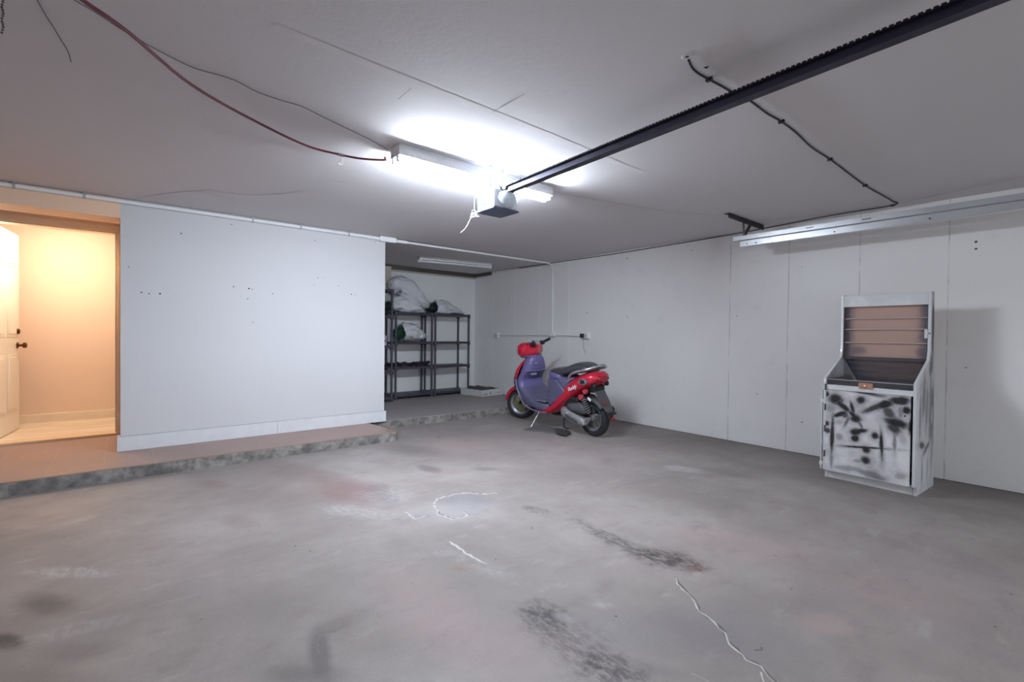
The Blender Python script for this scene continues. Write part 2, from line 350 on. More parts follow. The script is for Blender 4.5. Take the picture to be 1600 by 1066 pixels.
# raised, tiled platform along the partition and the alcove slab; broken concrete edges
def rough_edge(name, poly, top, m_top, m_side, jit=.012):
    random.seed(11)
    n = []; P = [V((a, b, 0)) for a, b in poly]
    for i, a in enumerate(P):
        b = P[(i+1) % len(P)]; k = max(1, int((b-a).length/.05)); nr = (b-a).normalized().cross(V((0, 0, 1)))
        for j in range(k): n.append((a.lerp(b, j/k), nr))
    R0, R1, R2 = [], [], []
    for p, nr in n:
        q = noise.noise(p*6)*jit + noise.noise(p*21)*jit*.7
        R0.append(p+nr*(q+.012)+V((0, 0, .0))); R1.append(p+nr*(noise.noise(p*15+V((3, 1, 2)))*jit+.006)+V((0, 0, top*.55))); R2.append(p-nr*.002+nr*abs(q)*.3+V((0, 0, top-.006)))
    side = MB().rings([R0, R1, R2, [V((p.x, p.y, top-.0055)) for p in R2]], cap=False).build('concrete_edge', m_side, smooth=False)
    t = MB(); t.add([V((p.x, p.y, top)) for p in R2]+[V((p.x, p.y, top-.02)) for p in R2], [tuple(range(len(R2)))]+[(i, (i+1) % len(R2), (i+1) % len(R2)+len(R2), i+len(R2)) for i in range(len(R2))])
    o = t.build(name, m_top); side.parent = o; return st(o)
def edge_mat():
    m, nt, b = newmat('broken_concrete'); co = coords(nt); n = noi(nt, co, 13, 7, .6); n2 = noi(nt, co, 3, 4)
    col = mixc(nt, ramp(nt, n.outputs[0], .35, .65), lin((102, 98, 96)), lin((146, 142, 137))); col = mixc(nt, ramp(nt, n2.outputs[0], .5, .7, 0, .5), col, lin((74, 72, 72)))
    nt.links.new(col, b.inputs['Base Color']); b.inputs['Roughness'].default_value = .9; bump(nt, b, n.outputs[0], .8, .02); return m
EDGE = edge_mat()
rough_edge('floor_platform', [(X0, YE), (XE-.02, YE), (XE, YE+.03), (XE-.08, YP+.02), (XP-.1, YP+.06), (XP-.1, YD+.1), (X0, YD+.1)], S, TILE, EDGE, .014)
ALC = mat('dark_alcove_concrete', (160, 153, 152), .6, var=.14, scale=3, bmp=.2)
rough_edge('floor_alcove', [(XP-.12, YP+.02), (3.2, YP+.0), (XR, YP-.02), (XR, YB+.01), (XP-.12, YB+.01)], S-.0015, ALC, EDGE, .012)
# platform nosing, slightly paler worn line
random.seed(3)
nz = MB(); ribbon(nz, jagged([(-1.6, YE+.012, S+.0012), (XE-.03, YE+.012, S+.0012)], .06, .004), .016, (0, 0, 1)); nz.build('worn_nosing', mat('worn_mortar', (168, 150, 138), .8), bpy.data.objects['floor_platform'])
# baseboard of the partition (two lengths and the return at its end)
bb = st(MB().box((XL-.022, YP-.018, S), (1.209, YP, S+.122)).box((1.211, YP-.018, S), (XP+.018, YP, S+.122)).box((XL-.022, YP, S), (XL, YP+.1, S+.122)).box((XP, YP, S), (XP+.018, YP+.1, S+.122)).build('baseboard_partition', mat('white_baseboard', (222, 224, 228), .45), bev=.002))
MB().box((XL-.02, YP-.004, S+.1225), (XP+.016, YP, S+.1255)).build('gap_shade_line', mat('gap_shade_grey', (150, 150, 156), .8), bb)  # grey strip stands in for the shadowed gap above the baseboard
# screw holes left in the partition
DKH = mat('dark_hole', (70, 66, 66), .9)
hm = MB()
for x, y, r in [(221,457,1.6),(233,459,1.3),(250,459,1.8),(283,365,1.5),(362,351,1.1),(365,448,1.5),(389,451,1.8),(394,452,1.2),(387,467,1.3),(426,459,1.2),(492,376,1.3),(497,434,1.2),(491,446,.9),(505,435,.9),(529,447,1.2),(549,460,1.6),(555,461,.9),(395,504,1.1),(587,378,1.1),(201,417,1.)]:
    p = at(x, y, 1, YP-.0006); hm.lathe([(r*.0042, 0), (r*.003, .0012)], p, (0, -1, 0), 8)
hm.build('screw_hole', DKH, part, kind='stuff')
hm = MB()
for x, y, r in [(1525,378,2),(1525,389,1.8),(795,468,1.5),(796,472,1.5),(793,476,1),(825,470,1.5),(842,466,1),(917,489,1.8),(980,495,1.5),(980,404,1.),(1151,494,1.2),(1253,660,1.5)]:
    p = at(x, y, 0, XR-.0006); hm.lathe([(r*.0045, 0), (r*.0035, .0012)], p, (-1, 0, 0), 8)
hm.build('screw_hole', DKH, bpy.data.objects['wall_right'], kind='stuff')
# crumbling joint where the far wall meets the floor
jm = MB(); ribbon(jm, jagged([(XR-.006, Y0, .0015), (XR-.006, YP, .0015)], .04, .004), .022, (0, 0, 1)); jm.build('floor_joint', mat('dark_joint', (58, 52, 50), .95), fl)
# trim strips at the top of the alcove's back wall
st(MB().box((XP, YB-.02, 2.135), (XR, YB, 2.165)).build('trim_3', mat('stained_strip', (196, 190, 176), .6), bev=.002))
st(MB().box((XP, YB-.035, 2.165), (XR, YB, H)).build('trim_4', mat('dark_gap_board', (112, 106, 100), .8)))
st(MB().box((XR-.02, 6.75, 2.175), (XR, YB-.035, H)).build('trim_5', mat('dark_gap_board', (112, 106, 100), .8)))
# ---- cracks of the floor
random.seed(21)
def crack_on_floor(pix, wd, m, step=.022, amp=.007, z=.0012):
    wd *= .8
    return crack_strip(pix, wd, m, step, amp, z)
def crack_strip(pix, wd, m, step=.022, amp=.007, z=.0012):
    mb = MB(); ribbon(mb, jagged([at(x, y, 2, 0)+V((0, 0, z)) for x, y in pix], step, amp), wd, (0, 0, 1), .75); return mb.build('crack', m, fl)
CRW = mat('pale_filler', (206, 203, 200), .8, bmp=.2); CRD = mat('dark_crack', (112, 106, 104), .95)
long = [(1055,902),(1058,912),(1072,927),(1084,939),(1092,955),(1104,966),(1118,975),(1130,990),(1136,1001),(1150,1015),(1166,1031),(1190,1044),(1202,1058),(1216,1072)]
crack_on_floor([(x+1.5, y-1) for x, y in long], .011, CRD, z=.0008); crack_on_floor(long, .0075, CRW, z=.0016)
ring = [(778,770),(755,772),(735,770),(710,771),(700,775),(684,779),(678,788),(684,797),(686,804),(700,808),(706,812),(722,808),(732,804),(726,799)]
crack_on_floor(ring, .008, CRD, z=.0008); crack_on_floor([(x-1, y+1) for x, y in ring], .016, CRW, z=.0016)
crack_on_floor([(1078,1052),(1100,1062),(1118,1072)], .005, CRW); crack_on_floor([(1188,1052),(1196,1070)], .01, CRW)
crack_on_floor([(632,800),(650,812),(666,806)], .012, CRW); crack_on_floor([(702,846),(730,866),(760,882)], .012, CRW)
crack_on_floor([(1035,733),(1058,729),(1080,733)], .008, CRW); crack_on_floor([(950,765),(1010,750),(1062,745),(1150,742)], .006, mat('faint_crack', (134, 128, 126), .9))
crack_on_floor([(1182,1018),(1192,1016),(1190,1012)], .012, CRD); crack_on_floor([(683,682),(688,686)], .014, CRD)
crack_on_floor([(500,1020),(495,1003),(508,990),(528,984),(545,975)], .008, mat('faint_crack', (134, 128, 126), .9))
# ---- crack lines, taped joints of the ceiling
def on_ceil(name, pix, wd, m, step=.08, amp=.004, dz=.0015, jit=.3):
    mb = MB(); ribbon(mb, jagged([at(x, y, 2, H)-V((0, 0, dz)) for x, y in pix], step, amp), wd, (0, 0, 1), jit); return mb.build(name, m, cl)
CC = mat('ceiling_crack', (150, 144, 144), .9); TP = mat('joint_tape', (222, 218, 219), .85, spec=.2)
on_ceil('crack', [(212,310),(250,303),(290,299),(312,298),(326,296),(345,300),(400,305),(445,302),(478,297)], .006, CC)
on_ceil('crack', [(520,282),(545,285)], .008, CC)
on_ceil('crack', [(865,300),(900,306),(960,317),(1040,330),(1130,337)], .005, CC)
on_ceil('crack', [(1600,275),(1500,297),(1400,318),(1300,333),(1200,345)], .005, CC)
on_ceil('crack', [(643,137),(622,155)], .007, CC); on_ceil('crack', [(892,176),(868,199)], .007, CC, .05, .002) if 0 else on_ceil('crack', [(770,175),(795,160),(820,146)], .006, CC)
on_ceil('joint_tape', [(430,40),(600,110),(765,176),(940,245),(1010,272)], .07, TP, .3, 0, .0008, .02)
on_ceil('joint_tape', [(1010,318),(1250,262),(1600,190)], .0, TP) if 0 else None

# ------------------------------------------------------------------ lamps
HOUS = mat('white_enamel', (236, 237, 240), .3, coat=.2, var=.02)
LITE = emis('lit_tube', (.80, .89, 1.), TUBE)
def fixture(label, x0, x1, y, tube_m, name='fluorescent_light', wd=.118, rot=0, hgt=.066):
    L = x1-x0; t = thing(name, label, 'ceiling light', ((x0+x1)/2, y, H), (0, 0, rot)); a = L/2
    MB().prism([(-wd/2, 0), (-wd/2, -hgt), (wd/2, -hgt), (wd/2, 0)], -a, a, 0).build('housing', HOUS, t, bev=.003)
    for s in (-1, 1):
        for yy in (-.028, .028):
            MB().box((s*a-(.022 if s > 0 else 0), yy-.011, -hgt-.034), (s*a+(0 if s > 0 else .022), yy+.011, -hgt*.7)).build('lamp_holder', HOUS, t, bev=.003)
    for yy in (-.028, .028):
        MB().tube([(-a+.02, yy, -hgt-.017), (a-.02, yy, -hgt-.017)], .013, 12).build('lamp_tube', tube_m, t, smooth=True)
    return t
fix = fixture('lit twin tube fluorescent ceiling light above the door opener', 1.245, 2.495, 2.627, LITE)
fixture('unlit twin tube fluorescent light on the alcove ceiling above the shelving', 3.30, 4.47, 6.08, mat('unlit_tube', (240, 241, 244), .3, var=.02), rot=-.16, hgt=.045)
# hall lamp (a dome on the hall ceiling, hidden by the header)
hl = thing('dome_light', 'warm dome light on the hall ceiling beyond the doorway', 'ceiling light', (-.5, 6.36, H))
MB().lathe([(.14, 0), (.14, -.02), (.02, -.025)], seg=32).build('base', HOUS, hl, smooth=True)
MB().lathe([(.125, -.021), (.118, -.05), (.09, -.075), (.04, -.088), (.004, -.09)], seg=32).build('shade', emis('warm_glass', (1., .80, .60), HALL), hl, smooth=True)

# ------------------------------------------------------------------ door leaf, hall side
DOORW = mat('door_white', (244, 236, 222), .35, var=.02)
ang = math.atan2(6.895-6.12, -.81+.90)
dl = thing('door_1', 'white six-panel door with bronze knob standing open into the hall', 'door', (-.90, 6.12, S+.02), (0, 0, ang)); dl['kind'] = 'structure'
DLn = .775
d = MB().box((0, 0, 0), (DLn, .035, 1.955)); d.build('door_leaf', DOORW, dl, bev=.003)
for (a, b) in ((.09, .36), (.425, .69)):
    for (z0, z1) in ((.2, .76), (.93, 1.5), (1.62, 1.86)):
        for yy, sg in ((0, -1), (.035, 1)):
            MB().box((a, min(yy, yy+sg*.004), z0), (b, max(yy, yy+sg*.004), z1)).box((a+.03, min(yy, yy+sg*.009), z0+.03), (b-.03, max(yy, yy+sg*.009), z1-.03)).build('raised_panel', DOORW, dl, bev=.003)
BRZ = mat('aged_bronze', (110, 74, 42), .3, metal=.9, var=.1)
kx = DLn-.065
for sg in (-1, 1):
    y0 = 0 if sg < 0 else .035
    MB().lathe([(.032, 0), (.032, .008), (.012, .014), (.012, .035), (.026, .045), (.029, .058), (.022, .07), (.003, .074)], (kx, y0, .845), (0, sg, 0), 20).build('door_knob', BRZ, dl, smooth=True)
    MB().lathe([(.028, 0), (.028, .012), (.02, .02), (.003, .022)], (kx, y0, .985), (0, sg, 0), 20).build('deadbolt', BRZ, dl, smooth=True)

# ------------------------------------------------------------------ conduits and outlets
PVC = mat('white_conduit', (240, 241, 243), .4, var=.03)
yc, zc = YP-.022, H-.028
cn = thing('conduit_pipe', 'long white electrical conduit along the ceiling edge and down the far wall', 'pipe', (0, 0, 0))
R_ = .12
bend = [(XR-.022-R_+R_*sin(t), yc, zc-R_+R_*cos(t)) for t in [pi/2*k/8 for k in range(9)]]
MB().tube([(X0, yc, zc), (2.3, yc, zc)], .0165, 12).build('pipe', PVC, cn, smooth=True)
MB().tube([(2.42, yc, zc)]+bend+[(XR-.022, yc, 1.15)], .013, 12).build('pipe', PVC, cn, smooth=True)
MB().box((2.27, yc-.035, zc-.03), (2.47, yc+.02, zc+.027)).build('junction_box', PVC, cn, bev=.006)
MB().tube([(2.13, yc, zc), (2.16, yc, zc), (2.27, yc, zc)], .02, 12).build('pipe_coupling', PVC, cn, smooth=True)
MB().tube([(2.47, yc, zc), (2.62, yc, zc)], .019, 12).build('pipe_coupling', PVC, cn, smooth=True)
MB().box((XR-.05, yc-.06, 1.092), (XR, yc+.06, 1.15)).build('tee_box', PVC, cn, bev=.008)
for px in (22, 132, 395, 470, 545):
    x = at(px, 285+px*.152, 1, yc).x
    MB().tube([(x-.008, yc, zc), (x+.008, yc, zc)], .0185, 12).box((x-.008, yc-.004, zc), (x+.008, yc+.02, H)).build('strap', mat('galvanised_strap', (186, 186, 190), .4, metal=.3), cn)
for x in (3.35, 4.4):
    MB().tube([(x-.01, yc, zc), (x+.01, yc, zc)], .017, 12).build('strap', PVC, cn)
MB().tube([(XR-.022, 4.56, 1.112), (XR-.022, yc-.05, 1.118)], .012, 12).build('pipe', PVC, cn, smooth=True)
MB().tube([(XR-.022, yc+.05, 1.118), (XR-.022, 6.5, 1.108)], .012, 12).build('pipe', PVC, cn, smooth=True)
def outlet(y, z, label):
    t = thing('outlet_box', label, 'power outlet', (XR, y, z))
    MB().box((-.045, -.055, -.04), (0, .055, .04)).build('box', PVC, t, bev=.005)
    MB().box((-.05, -.05, -.036), (-.045, .05, .036)).build('cover_plate', mat('outlet_cover', (222, 222, 220), .35), t, bev=.002)
    for s in (-1, 1): MB().lathe([(.014, 0), (.014, .002)], (-.05, s*.02, 0), (-1, 0, 0), 16).build('socket', mat('socket_face', (190, 188, 184), .5), t)
    return t
outlet(6.56, 1.105, 'white surface outlet box at the alcove end of the wall conduit')
outlet(4.50, 1.112, 'white surface outlet box holding the black plug above the scooter seat')
pl = thing('plug_adapter', 'small black plug adapter in the outlet above the scooter', 'plug', (XR-.05, 4.53, 1.115))
MB().box((-.035, -.028, -.028), (-.003, .028, .028)).build('body', mat('black_plastic', (26, 26, 30), .4), pl, bev=.005)
MB().tube(smoothline([(-.02, -.02, -.028), (-.02, -.03, -.08), (-.015, -.02, -.16), (-.012, -.05, -.22), (-.01, -.06, -.27)]), .0022, 6).build('thin_cord', mat('grey_cord', (150, 150, 152), .6), pl, smooth=True)

# ------------------------------------------------------------------ garage door opener, rail and side track
GALV = mat('galvanised_steel', (206, 208, 212), .32, metal=.7, var=.02, scale=3)
DST = mat('dark_steel', (58, 56, 72), .42, metal=.6, var=.08)
rl = thing('opener_rail', 'long dark steel opener rail running overhead from the motor unit', 'rail', (1.93, 0, 2.111), (rad(-1.27), 0, 0))
MB().prism([(-.024, .022), (-.024, .017), (-.010, .014), (-.010, -.010), (-.023, -.014), (-.023, -.021), (.023, -.021), (.023, -.014), (.010, -.010), (.010, .014), (.024, .017), (.024, .022)], -2.05, 2.42, 1).build('channel', DST, rl)
ch = MB()
y = -2.0
while y < 2.38:
    ch.box((-.029, y, .017), (-.0243, y+.012, .0245)); y += .018
ch.build('drive_chain', mat('oily_chain', (40, 38, 46), .5, metal=.5), rl, kind='stuff')
op = thing('garage_door_opener', 'white garage door opener with labelled side and grey underside', 'garage door opener', (1.90, 2.425, 1.93))
OPW = mat('opener_enamel', (232, 236, 244), .35)
MB().box((-.066, 0, .012), (.135, .19, .135)).build('motor_housing', OPW, op, bev=.012, seg=3)
MB().box((-.07, -.004, 0), (.14, .196, .013)).build('bottom_plate', mat('slate_plastic', (92, 98, 122), .5), op, bev=.003)
MB().ball((.035, -.0, .072), (.075, .06, .058), 24).build('lamp_lens', mat('frosted_lens', (222, 236, 246), .25), op, smooth=True)
sl = MB().box((-.068, .02, .03), (-.0662, .175, .115)); lab = sl.build('side_label', mat('label_blue_grey', (34, 46, 88), .5), op)
LB = mat('label_white', (170, 176, 190), .5)
MB().box((-.0686, .03, .072), (-.068, .168, .079)).box((-.0686, .02, .064), (-.068, .175, .068)).box((-.0686, .12, .034), (-.068, .17, .042)).box((-.0686, .05, .09), (-.068, .165, .102)).build('label_band', LB, lab)
for s in (-1, 1): MB().bar((.03+s*.05, .1, .13), (.03+s*.05, .1, H-1.93), .025, .003, (0, 1, 0)).build('hanger_strap', GALV, op)
MB().bar((.03, -.02, .138), (.03, .1, .138), .05, .012).build('rail_bracket', GALV, op)
MB().bar((-.0, .0, .12), (-.03, .0, .155), .02, .004).build('terminal_tab', DST, op)
WSM = mat('thin_wire', (196, 196, 204), .5); WDM = mat('dark_wire', (84, 80, 88), .5)
random.seed(5)
tw = MB()
base = V((-.075, .18, .03))
for k in range(4):
    pts = [base+V((0, .01, .10)), base+V((-.012, .012, .04)), base+V((-.006, .014, -.03))]
    for i in range(5): pts.append(base+V((random.uniform(-.035, .02), random.uniform(-.01, .03), -.035+random.uniform(-.025, .02))))
    pts.append(base+V((-.02+.03*k*.3, .05, -.05)))
    tw.tube(smoothline(pts, 5), .0016, 5)
tw.tube(smoothline([base+V((-.01, .02, -.03)), base+V((-.03, .03, -.07)), base+V((-.055, .045, -.13)), base+V((-.085, .06, -.165))], 5), .0026, 6)
tw.build('loose_wires', WSM, op, kind='stuff')
MB().tube(smoothline([base+V((.0, .01, .06)), base+V((-.03, .0, .11)), base+V((-.055, -.01, .15)), base+V((-.075, -.02, .165))]), .003, 6).build('control_wire', WDM, op)
MB().tube([base+V((0, .0, -.035)), base+V((.04, .03, -.05))], .004, 6).build('wire_clip', WDM, op)

tk = thing('door_track', 'galvanised horizontal garage door track hung along the far wall', 'rail', (4.56, 0, 2.0))
def track_prof(o, z): return [(o-.004, z+.034), (o+.03, z+.034), (o+.03, z+.031), (o+.0, z+.030), (o+.0, z-.014), (o+.03, z-.016), (o+.034, z-.008), (o+.037, z-.008), (o+.036, z-.019), (o-.004, z-.019)]
MB().prism([(a+(.0), b) for a, b in track_prof(0, 0)], -2.0, 2.13, 1).build('roller_track', GALV, tk, bev=.0015)
MB().prism([(-.02, .040), (-.02, .082), (-.016, .082), (-.016, .043), (.03, .043), (.03, .040)], -2.0, 2.19, 1).build('angle_iron', GALV, tk, bev=.001)
for yy in (1.98, 1.35, .75, .1, 2.06): MB().lathe([(.006, 0), (.006, .004)], (-.006, yy, 0), (-1, 0, 0), 8).build('bolt', DST, tk)
for yy in (1.5, 1.1): MB().box((-.0215, yy, .060), (-.02, yy+.06, .066)).build('slot', mat('dark_hole2', (60, 60, 64), .8), tk)
hg = thing('track_hanger', 'perforated steel bracket on the ceiling holding the end of the door track', 'bracket', (4.56, 2.09, H))
PDK = mat('dark_perforated_steel', (78, 74, 78), .45, metal=.7)
def perf(p, q, wd, name, m, up=(0, 0, 1)):
    p, q = V(p), V(q); mb = MB().bar(p, q, wd, .003, up); o = mb.build(name, m, hg)
    n = int((q-p).length/.028); d = (q-p).normalized(); r = d.cross(V(up)).normalized(); u = r.cross(d)
    hb = MB()
    for i in range(n):
        c = p+d*(.014+i*.028)
        for sgn in (-1, 1): hb.lathe([(.0055, 0), (.0055, .0006)], c+u*sgn*.0016, u*sgn, 8)
    hb.build('hole_row', mat('bracket_holes', (22, 22, 24), .9), o, kind='stuff'); return o
perf((-.38, -.012, -.004), (.34, -.012, -.004), .05, 'ceiling_angle', PDK)
perf((-.38, -.03, -.02), (.34, -.03, -.028), .05, 'ceiling_angle', PDK, (0, 1, 0))
perf((-.04, -.005, -.02), (-.02, -.005, -.15), .042, 'strut', mat('grey_perforated_steel', (140, 138, 142), .4, metal=.7), (0, 1, 0))
perf((.09, -.02, -.02), (-.0, -.0, -.15), .042, 'strut', PDK, (0, 1, 0))

# ------------------------------------------------------------------ cords and wires of the ceiling
def cable(name, label, cat, pts, r, m, seg=8, n=6):
    mb = MB().tube(smoothline(pts, n), r, seg); return tag(mb.build(name, m, smooth=True), label, cat)
def cp(px, py, dz): return at(px, py, 2, H-dz)
red = [(1.19, 2.64, 2.15), cp(600,250,.07), cp(565,248,.05), cp(533,242,.03), cp(480,228,.06), cp(400,190,.11), cp(300,133,.15), cp(200,50,.18), cp(125,-3,.19), cp(60,-60,.19)]
rc = cable('extension_cord', 'dark red extension cord looping from the lit ceiling light', 'cord', red, .0062, mat('red_cord', (92, 12, 30), .5))
p = cp(533, 242, .03)
MB().tube([p+V((-.02, 0, 0)), p+V((.02, 0, 0))], .010, 8).build('cord_clip', mat('grey_clip', (120, 112, 118), .5), rc)
MB().tube(smoothline([p+V((0, 0, .0)), p+V((.01, .02, -.02)), p+V((.0, .05, -.035)), p+V((.03, .06, -.035)), p+V((.012, .025, -.02))]), .0022, 6).build('tie_tail', mat('pale_tie', (190, 184, 184), .5), rc)
cable('thin_wire', 'thin grey wire crossing the ceiling beside the red cord', 'wire', [cp(*q, .006) for q in [(95,-12),(150,20),(185,43),(240,75),(300,105),(345,118),(372,128),(400,143),(440,157),(470,166),(505,183),(540,200),(572,215),(606,234)]], .0018, WDM, 6)
cable('loose_wire', 'short loose grey wire end on the ceiling over the doorway side', 'wire', [cp(*q, dz) for q, dz in [((40,-25), .005), ((58,0), .005), ((72,25), .008), ((84,43), .01), ((95,62), .012), ((106,80), .018), ((111,97), .03)]], .002, WDM, 6)
chn = MB(); c0 = cp(3, -10, .02); 
for i in range(14):
    c = cp(4+1.2*math.sin(i*1.3), -6+i*4.4, .02); chn.ball(c, (.004, .007, .004), 8)
tag(chn.build('bead_chain', WDM, smooth=True), 'short dark bead chain on the ceiling, farthest from the lit ceiling light', 'chain')
blk = [(1076,94),(1082,106),(1092,115),(1108,124),(1125,133),(1148,146),(1162,151),(1180,163),(1200,178),(1221,190),(1245,208),(1268,230),(1297,249),(1325,270),(1352,290),(1380,306),(1393,314),(1395,321)]
bpts = [cp(x, y, .007) for x, y in blk]
e = bpts[-1]
tail = [V((4.93, 1.5, H-.008)), V((5.02, 2.2, H-.012)), V((XR-.01, 2.8, H-.014)), V((XR-.01, 4.0, H-.022)), V((XR-.01, 5.1, H-.014)), V((XR-.01, 6.0, H-.012))]
bc = cable('black_cable', 'black cable stapled across the ceiling to the far wall corner', 'cable', bpts+tail, .0049, mat('black_rubber', (24, 22, 26), .5), 8, 4)
for x, y in [(1108,124),(1221,190),(1297,249),(1352,290),(1395,321)]:
    c = cp(x, y, .007); MB().box((c.x-.008, c.y-.014, c.z-.008), (c.x+.008, c.y+.014, H)).build('cable_staple', mat('black_plastic', (26, 26, 30), .4), bc, bev=.002)
# the broken spot where it enters the ceiling
c = at(1073, 88, 2, H); MB().lathe([(.022, 0), (.018, -.0012)], (c.x, c.y, H), seg=9).build('broken_plaster', mat('bare_plaster', (214, 210, 206), .9), cl)
MB().lathe([(.009, 0), (.007, -.002)], (c.x+.002, c.y, H), seg=7).build('hole', DKH, cl)
c = at(1104, 105, 2, H); MB().prism([(c.x-.008, c.y+.008), (c.x+.008, c.y+.004), (c.x, c.y-.01)], H-.002, H, 2).build('hole', mat('dark_pit', (20, 20, 22), .9), cl)
cable('hanging_wire', 'thin pale wire hanging at the alcove corner beside the partition', 'wire', [(XP+.03, YP+.15, 2.2), (XP+.07, YP+.3, 2.14), (XP+.10, YP+.32, 2.08), (XP+.06, YP+.36, 2.05)], .004, WSM, 6)

# ------------------------------------------------------------------ shelving in the alcove
RK = mat('charcoal_shelf_plastic', (66, 62, 78), .5, var=.05, bmp=.05)
def rack(label, loc, rot, W, D, levels, top):
    t = thing('shelving_unit', label, 'shelving unit', loc, (0, 0, rot)); pr_ = .022
    for x in (pr_, W-pr_):
        for y in (pr_, D-pr_):
            mb = MB().lathe([(pr_*.85, 0), (pr_, .02), (pr_*.8, .04), (pr_*.8, top-.03)], (x, y, 0), seg=14)
            mb.build('post', RK, t, smooth=True)
    for z in levels:
        m = MB().box((.0, .0, z-.036), (W, D, z)); o = m.build('shelf', RK, t, bev=.005)
        for x in (pr_, W-pr_):
            for y in (pr_, D-pr_): MB().lathe([(pr_*1.25, z-.06), (pr_*1.3, z-.03), (pr_*1.25, z+.006)], (x, y, 0), seg=14).build('corner_sleeve', RK, o, smooth=True)
    return t
rot = math.atan2(.04, .99)
LV = [.065, .50, .895, 1.36]
rack('black plastic shelving unit with garland bags, in the middle of three', (3.25, 6.79, S), rot, .695, .36, LV, 1.365)
rack('black plastic shelving unit nearest the wall corner, mostly empty', (3.965, 6.82, S), rot, .725, .36, LV, 1.365)
rack('taller black shelving unit half hidden behind the partition end', (2.42, 6.60, S), 0, .715, .40, [.07, .46, .84, 1.29, 1.68], 1.70)

# --- bags and greenery
def bagmat():
    m, nt, b = newmat('woven_white_plastic'); co = coords(nt); n = noi(nt, co, 9, 6, .6); n2 = noi(nt, co, 2.5, 4)
    wv = noi(nt, co, 14, 3, .5, (1, .25, 1))
    col = mixc(nt, n2.outputs[0], lin((206, 206, 214)), lin((236, 236, 241))); nt.links.new(col, b.inputs['Base Color']); b.inputs['Roughness'].default_value = .38
    b.inputs['Transmission Weight'].default_value = .0
    vo = N(nt, 'ShaderNodeTexVoronoi', feature='DISTANCE_TO_EDGE'); vo.inputs['Scale'].default_value = 6.5
    mp = N(nt, 'ShaderNodeMapping'); mp.inputs['Scale'].default_value = (.7, 1, 1.5); mp.inputs['Rotation'].default_value = (.2, .6, .3)
    av = N(nt, 'ShaderNodeVectorMath', operation='MULTIPLY_ADD'); nt.links.new(n.outputs['Color'], av.inputs[0]); av.inputs[1].default_value = (.15, .15, .15); nt.links.new(co, av.inputs[2])
    nt.links.new(av.outputs[0], mp.inputs[0]); nt.links.new(mp.outputs[0], vo.inputs[0])
    bump(nt, b, mth(nt, 'MULTIPLY_ADD', ramp(nt, vo.outputs['Distance'], 0., .22), 1.3, mth(nt, 'MULTIPLY_ADD', wv.outputs[0], .8, n.outputs[0])), .5, .012); return m
BAG = bagmat(); GRN = mat('garland_green', (36, 84, 58), .6, var=.3, scale=30); GRD = mat('dark_garland_green', (30, 48, 42), .6, var=.3, scale=30)
def bag(label, axis_pts, radii, seedv, flat=.75, openend=False, squash_z=None):
    """a sack lofted along its axis: radii[i] = (sideways, up)"""
    pts = smoothline(axis_pts, 4); n = len(pts); m = len(radii); rs = []
    for i, p in enumerate(pts):
        t = (pts[min(i+1, n-1)]-pts[max(i-1, 0)]).normalized(); s_ = t.cross(V((0, 0, 1))).normalized(); u = s_.cross(t).normalized()
        f = i/(n-1)*(m-1); k = min(int(f), m-2); a, b = radii[k], radii[k+1]; q = f-k; q = q*q*(3-2*q)
        ra, rb = a[0]*(1-q)+b[0]*q, a[1]*(1-q)+b[1]*q; ring = []
        for j in range(40):
            th = 2*pi*j/40; v = p+s_*ra*cos(th)+u*rb*sin(th)
            cr = abs(noise.noise(V((cos(th)*2.2+seedv, sin(th)*2.2, i*.22))))
            k2 = 1+.30*noise.noise(V((cos(th)*1.1+seedv*3, sin(th)*1.1, i*.16)))-.42*cr+.22*abs(noise.noise(V((cos(th)*2.6+seedv, sin(th)*2.6, i*.5))))
            v = p+(v-p)*k2
            if squash_z is not None: v.z = max(v.z, squash_z)
            ring.append(v)
        rs.append(ring)
    mb = MB()
    if openend:
        inner = [[p+(v-p)*.9 for v in rs[0]] for p in [pts[0]]]; deep = [[pts[0]+(v-pts[0])*.8+(pts[2]-pts[0])*1.2 for v in rs[0]]]
        mb.rings(deep+inner+rs)
    else: mb.rings(rs)
    o = mb.build('garland_bag', BAG, None, smooth=True, ang=2.); return tag(o, label, 'bag', 'bags of garland on the shelving')
def greenery(name, label, c, r, m, n=420, seedv=1, cat='garland', L=.035):
    random.seed(seedv); mb = MB(); c = V(c)
    mb.ball(c, [x*.75 for x in r], 14)
    for i in range(n):
        d = V((random.gauss(0, 1), random.gauss(0, 1), random.gauss(0, 1))).normalized()
        p = c+V((d.x*r[0], d.y*r[1], d.z*r[2]))*random.uniform(.6, 1.); t = (d+V([random.uniform(-.8, .8) for _ in range(3)])).normalized(); s_ = t.orthogonal().normalized()*.006
        mb.add([p-s_, p+s_, p+t*L*random.uniform(.5, 1)], [(0, 1, 2)])
    o = mb.build(name, m); return tag(o, label, cat)
zt = S+1.362
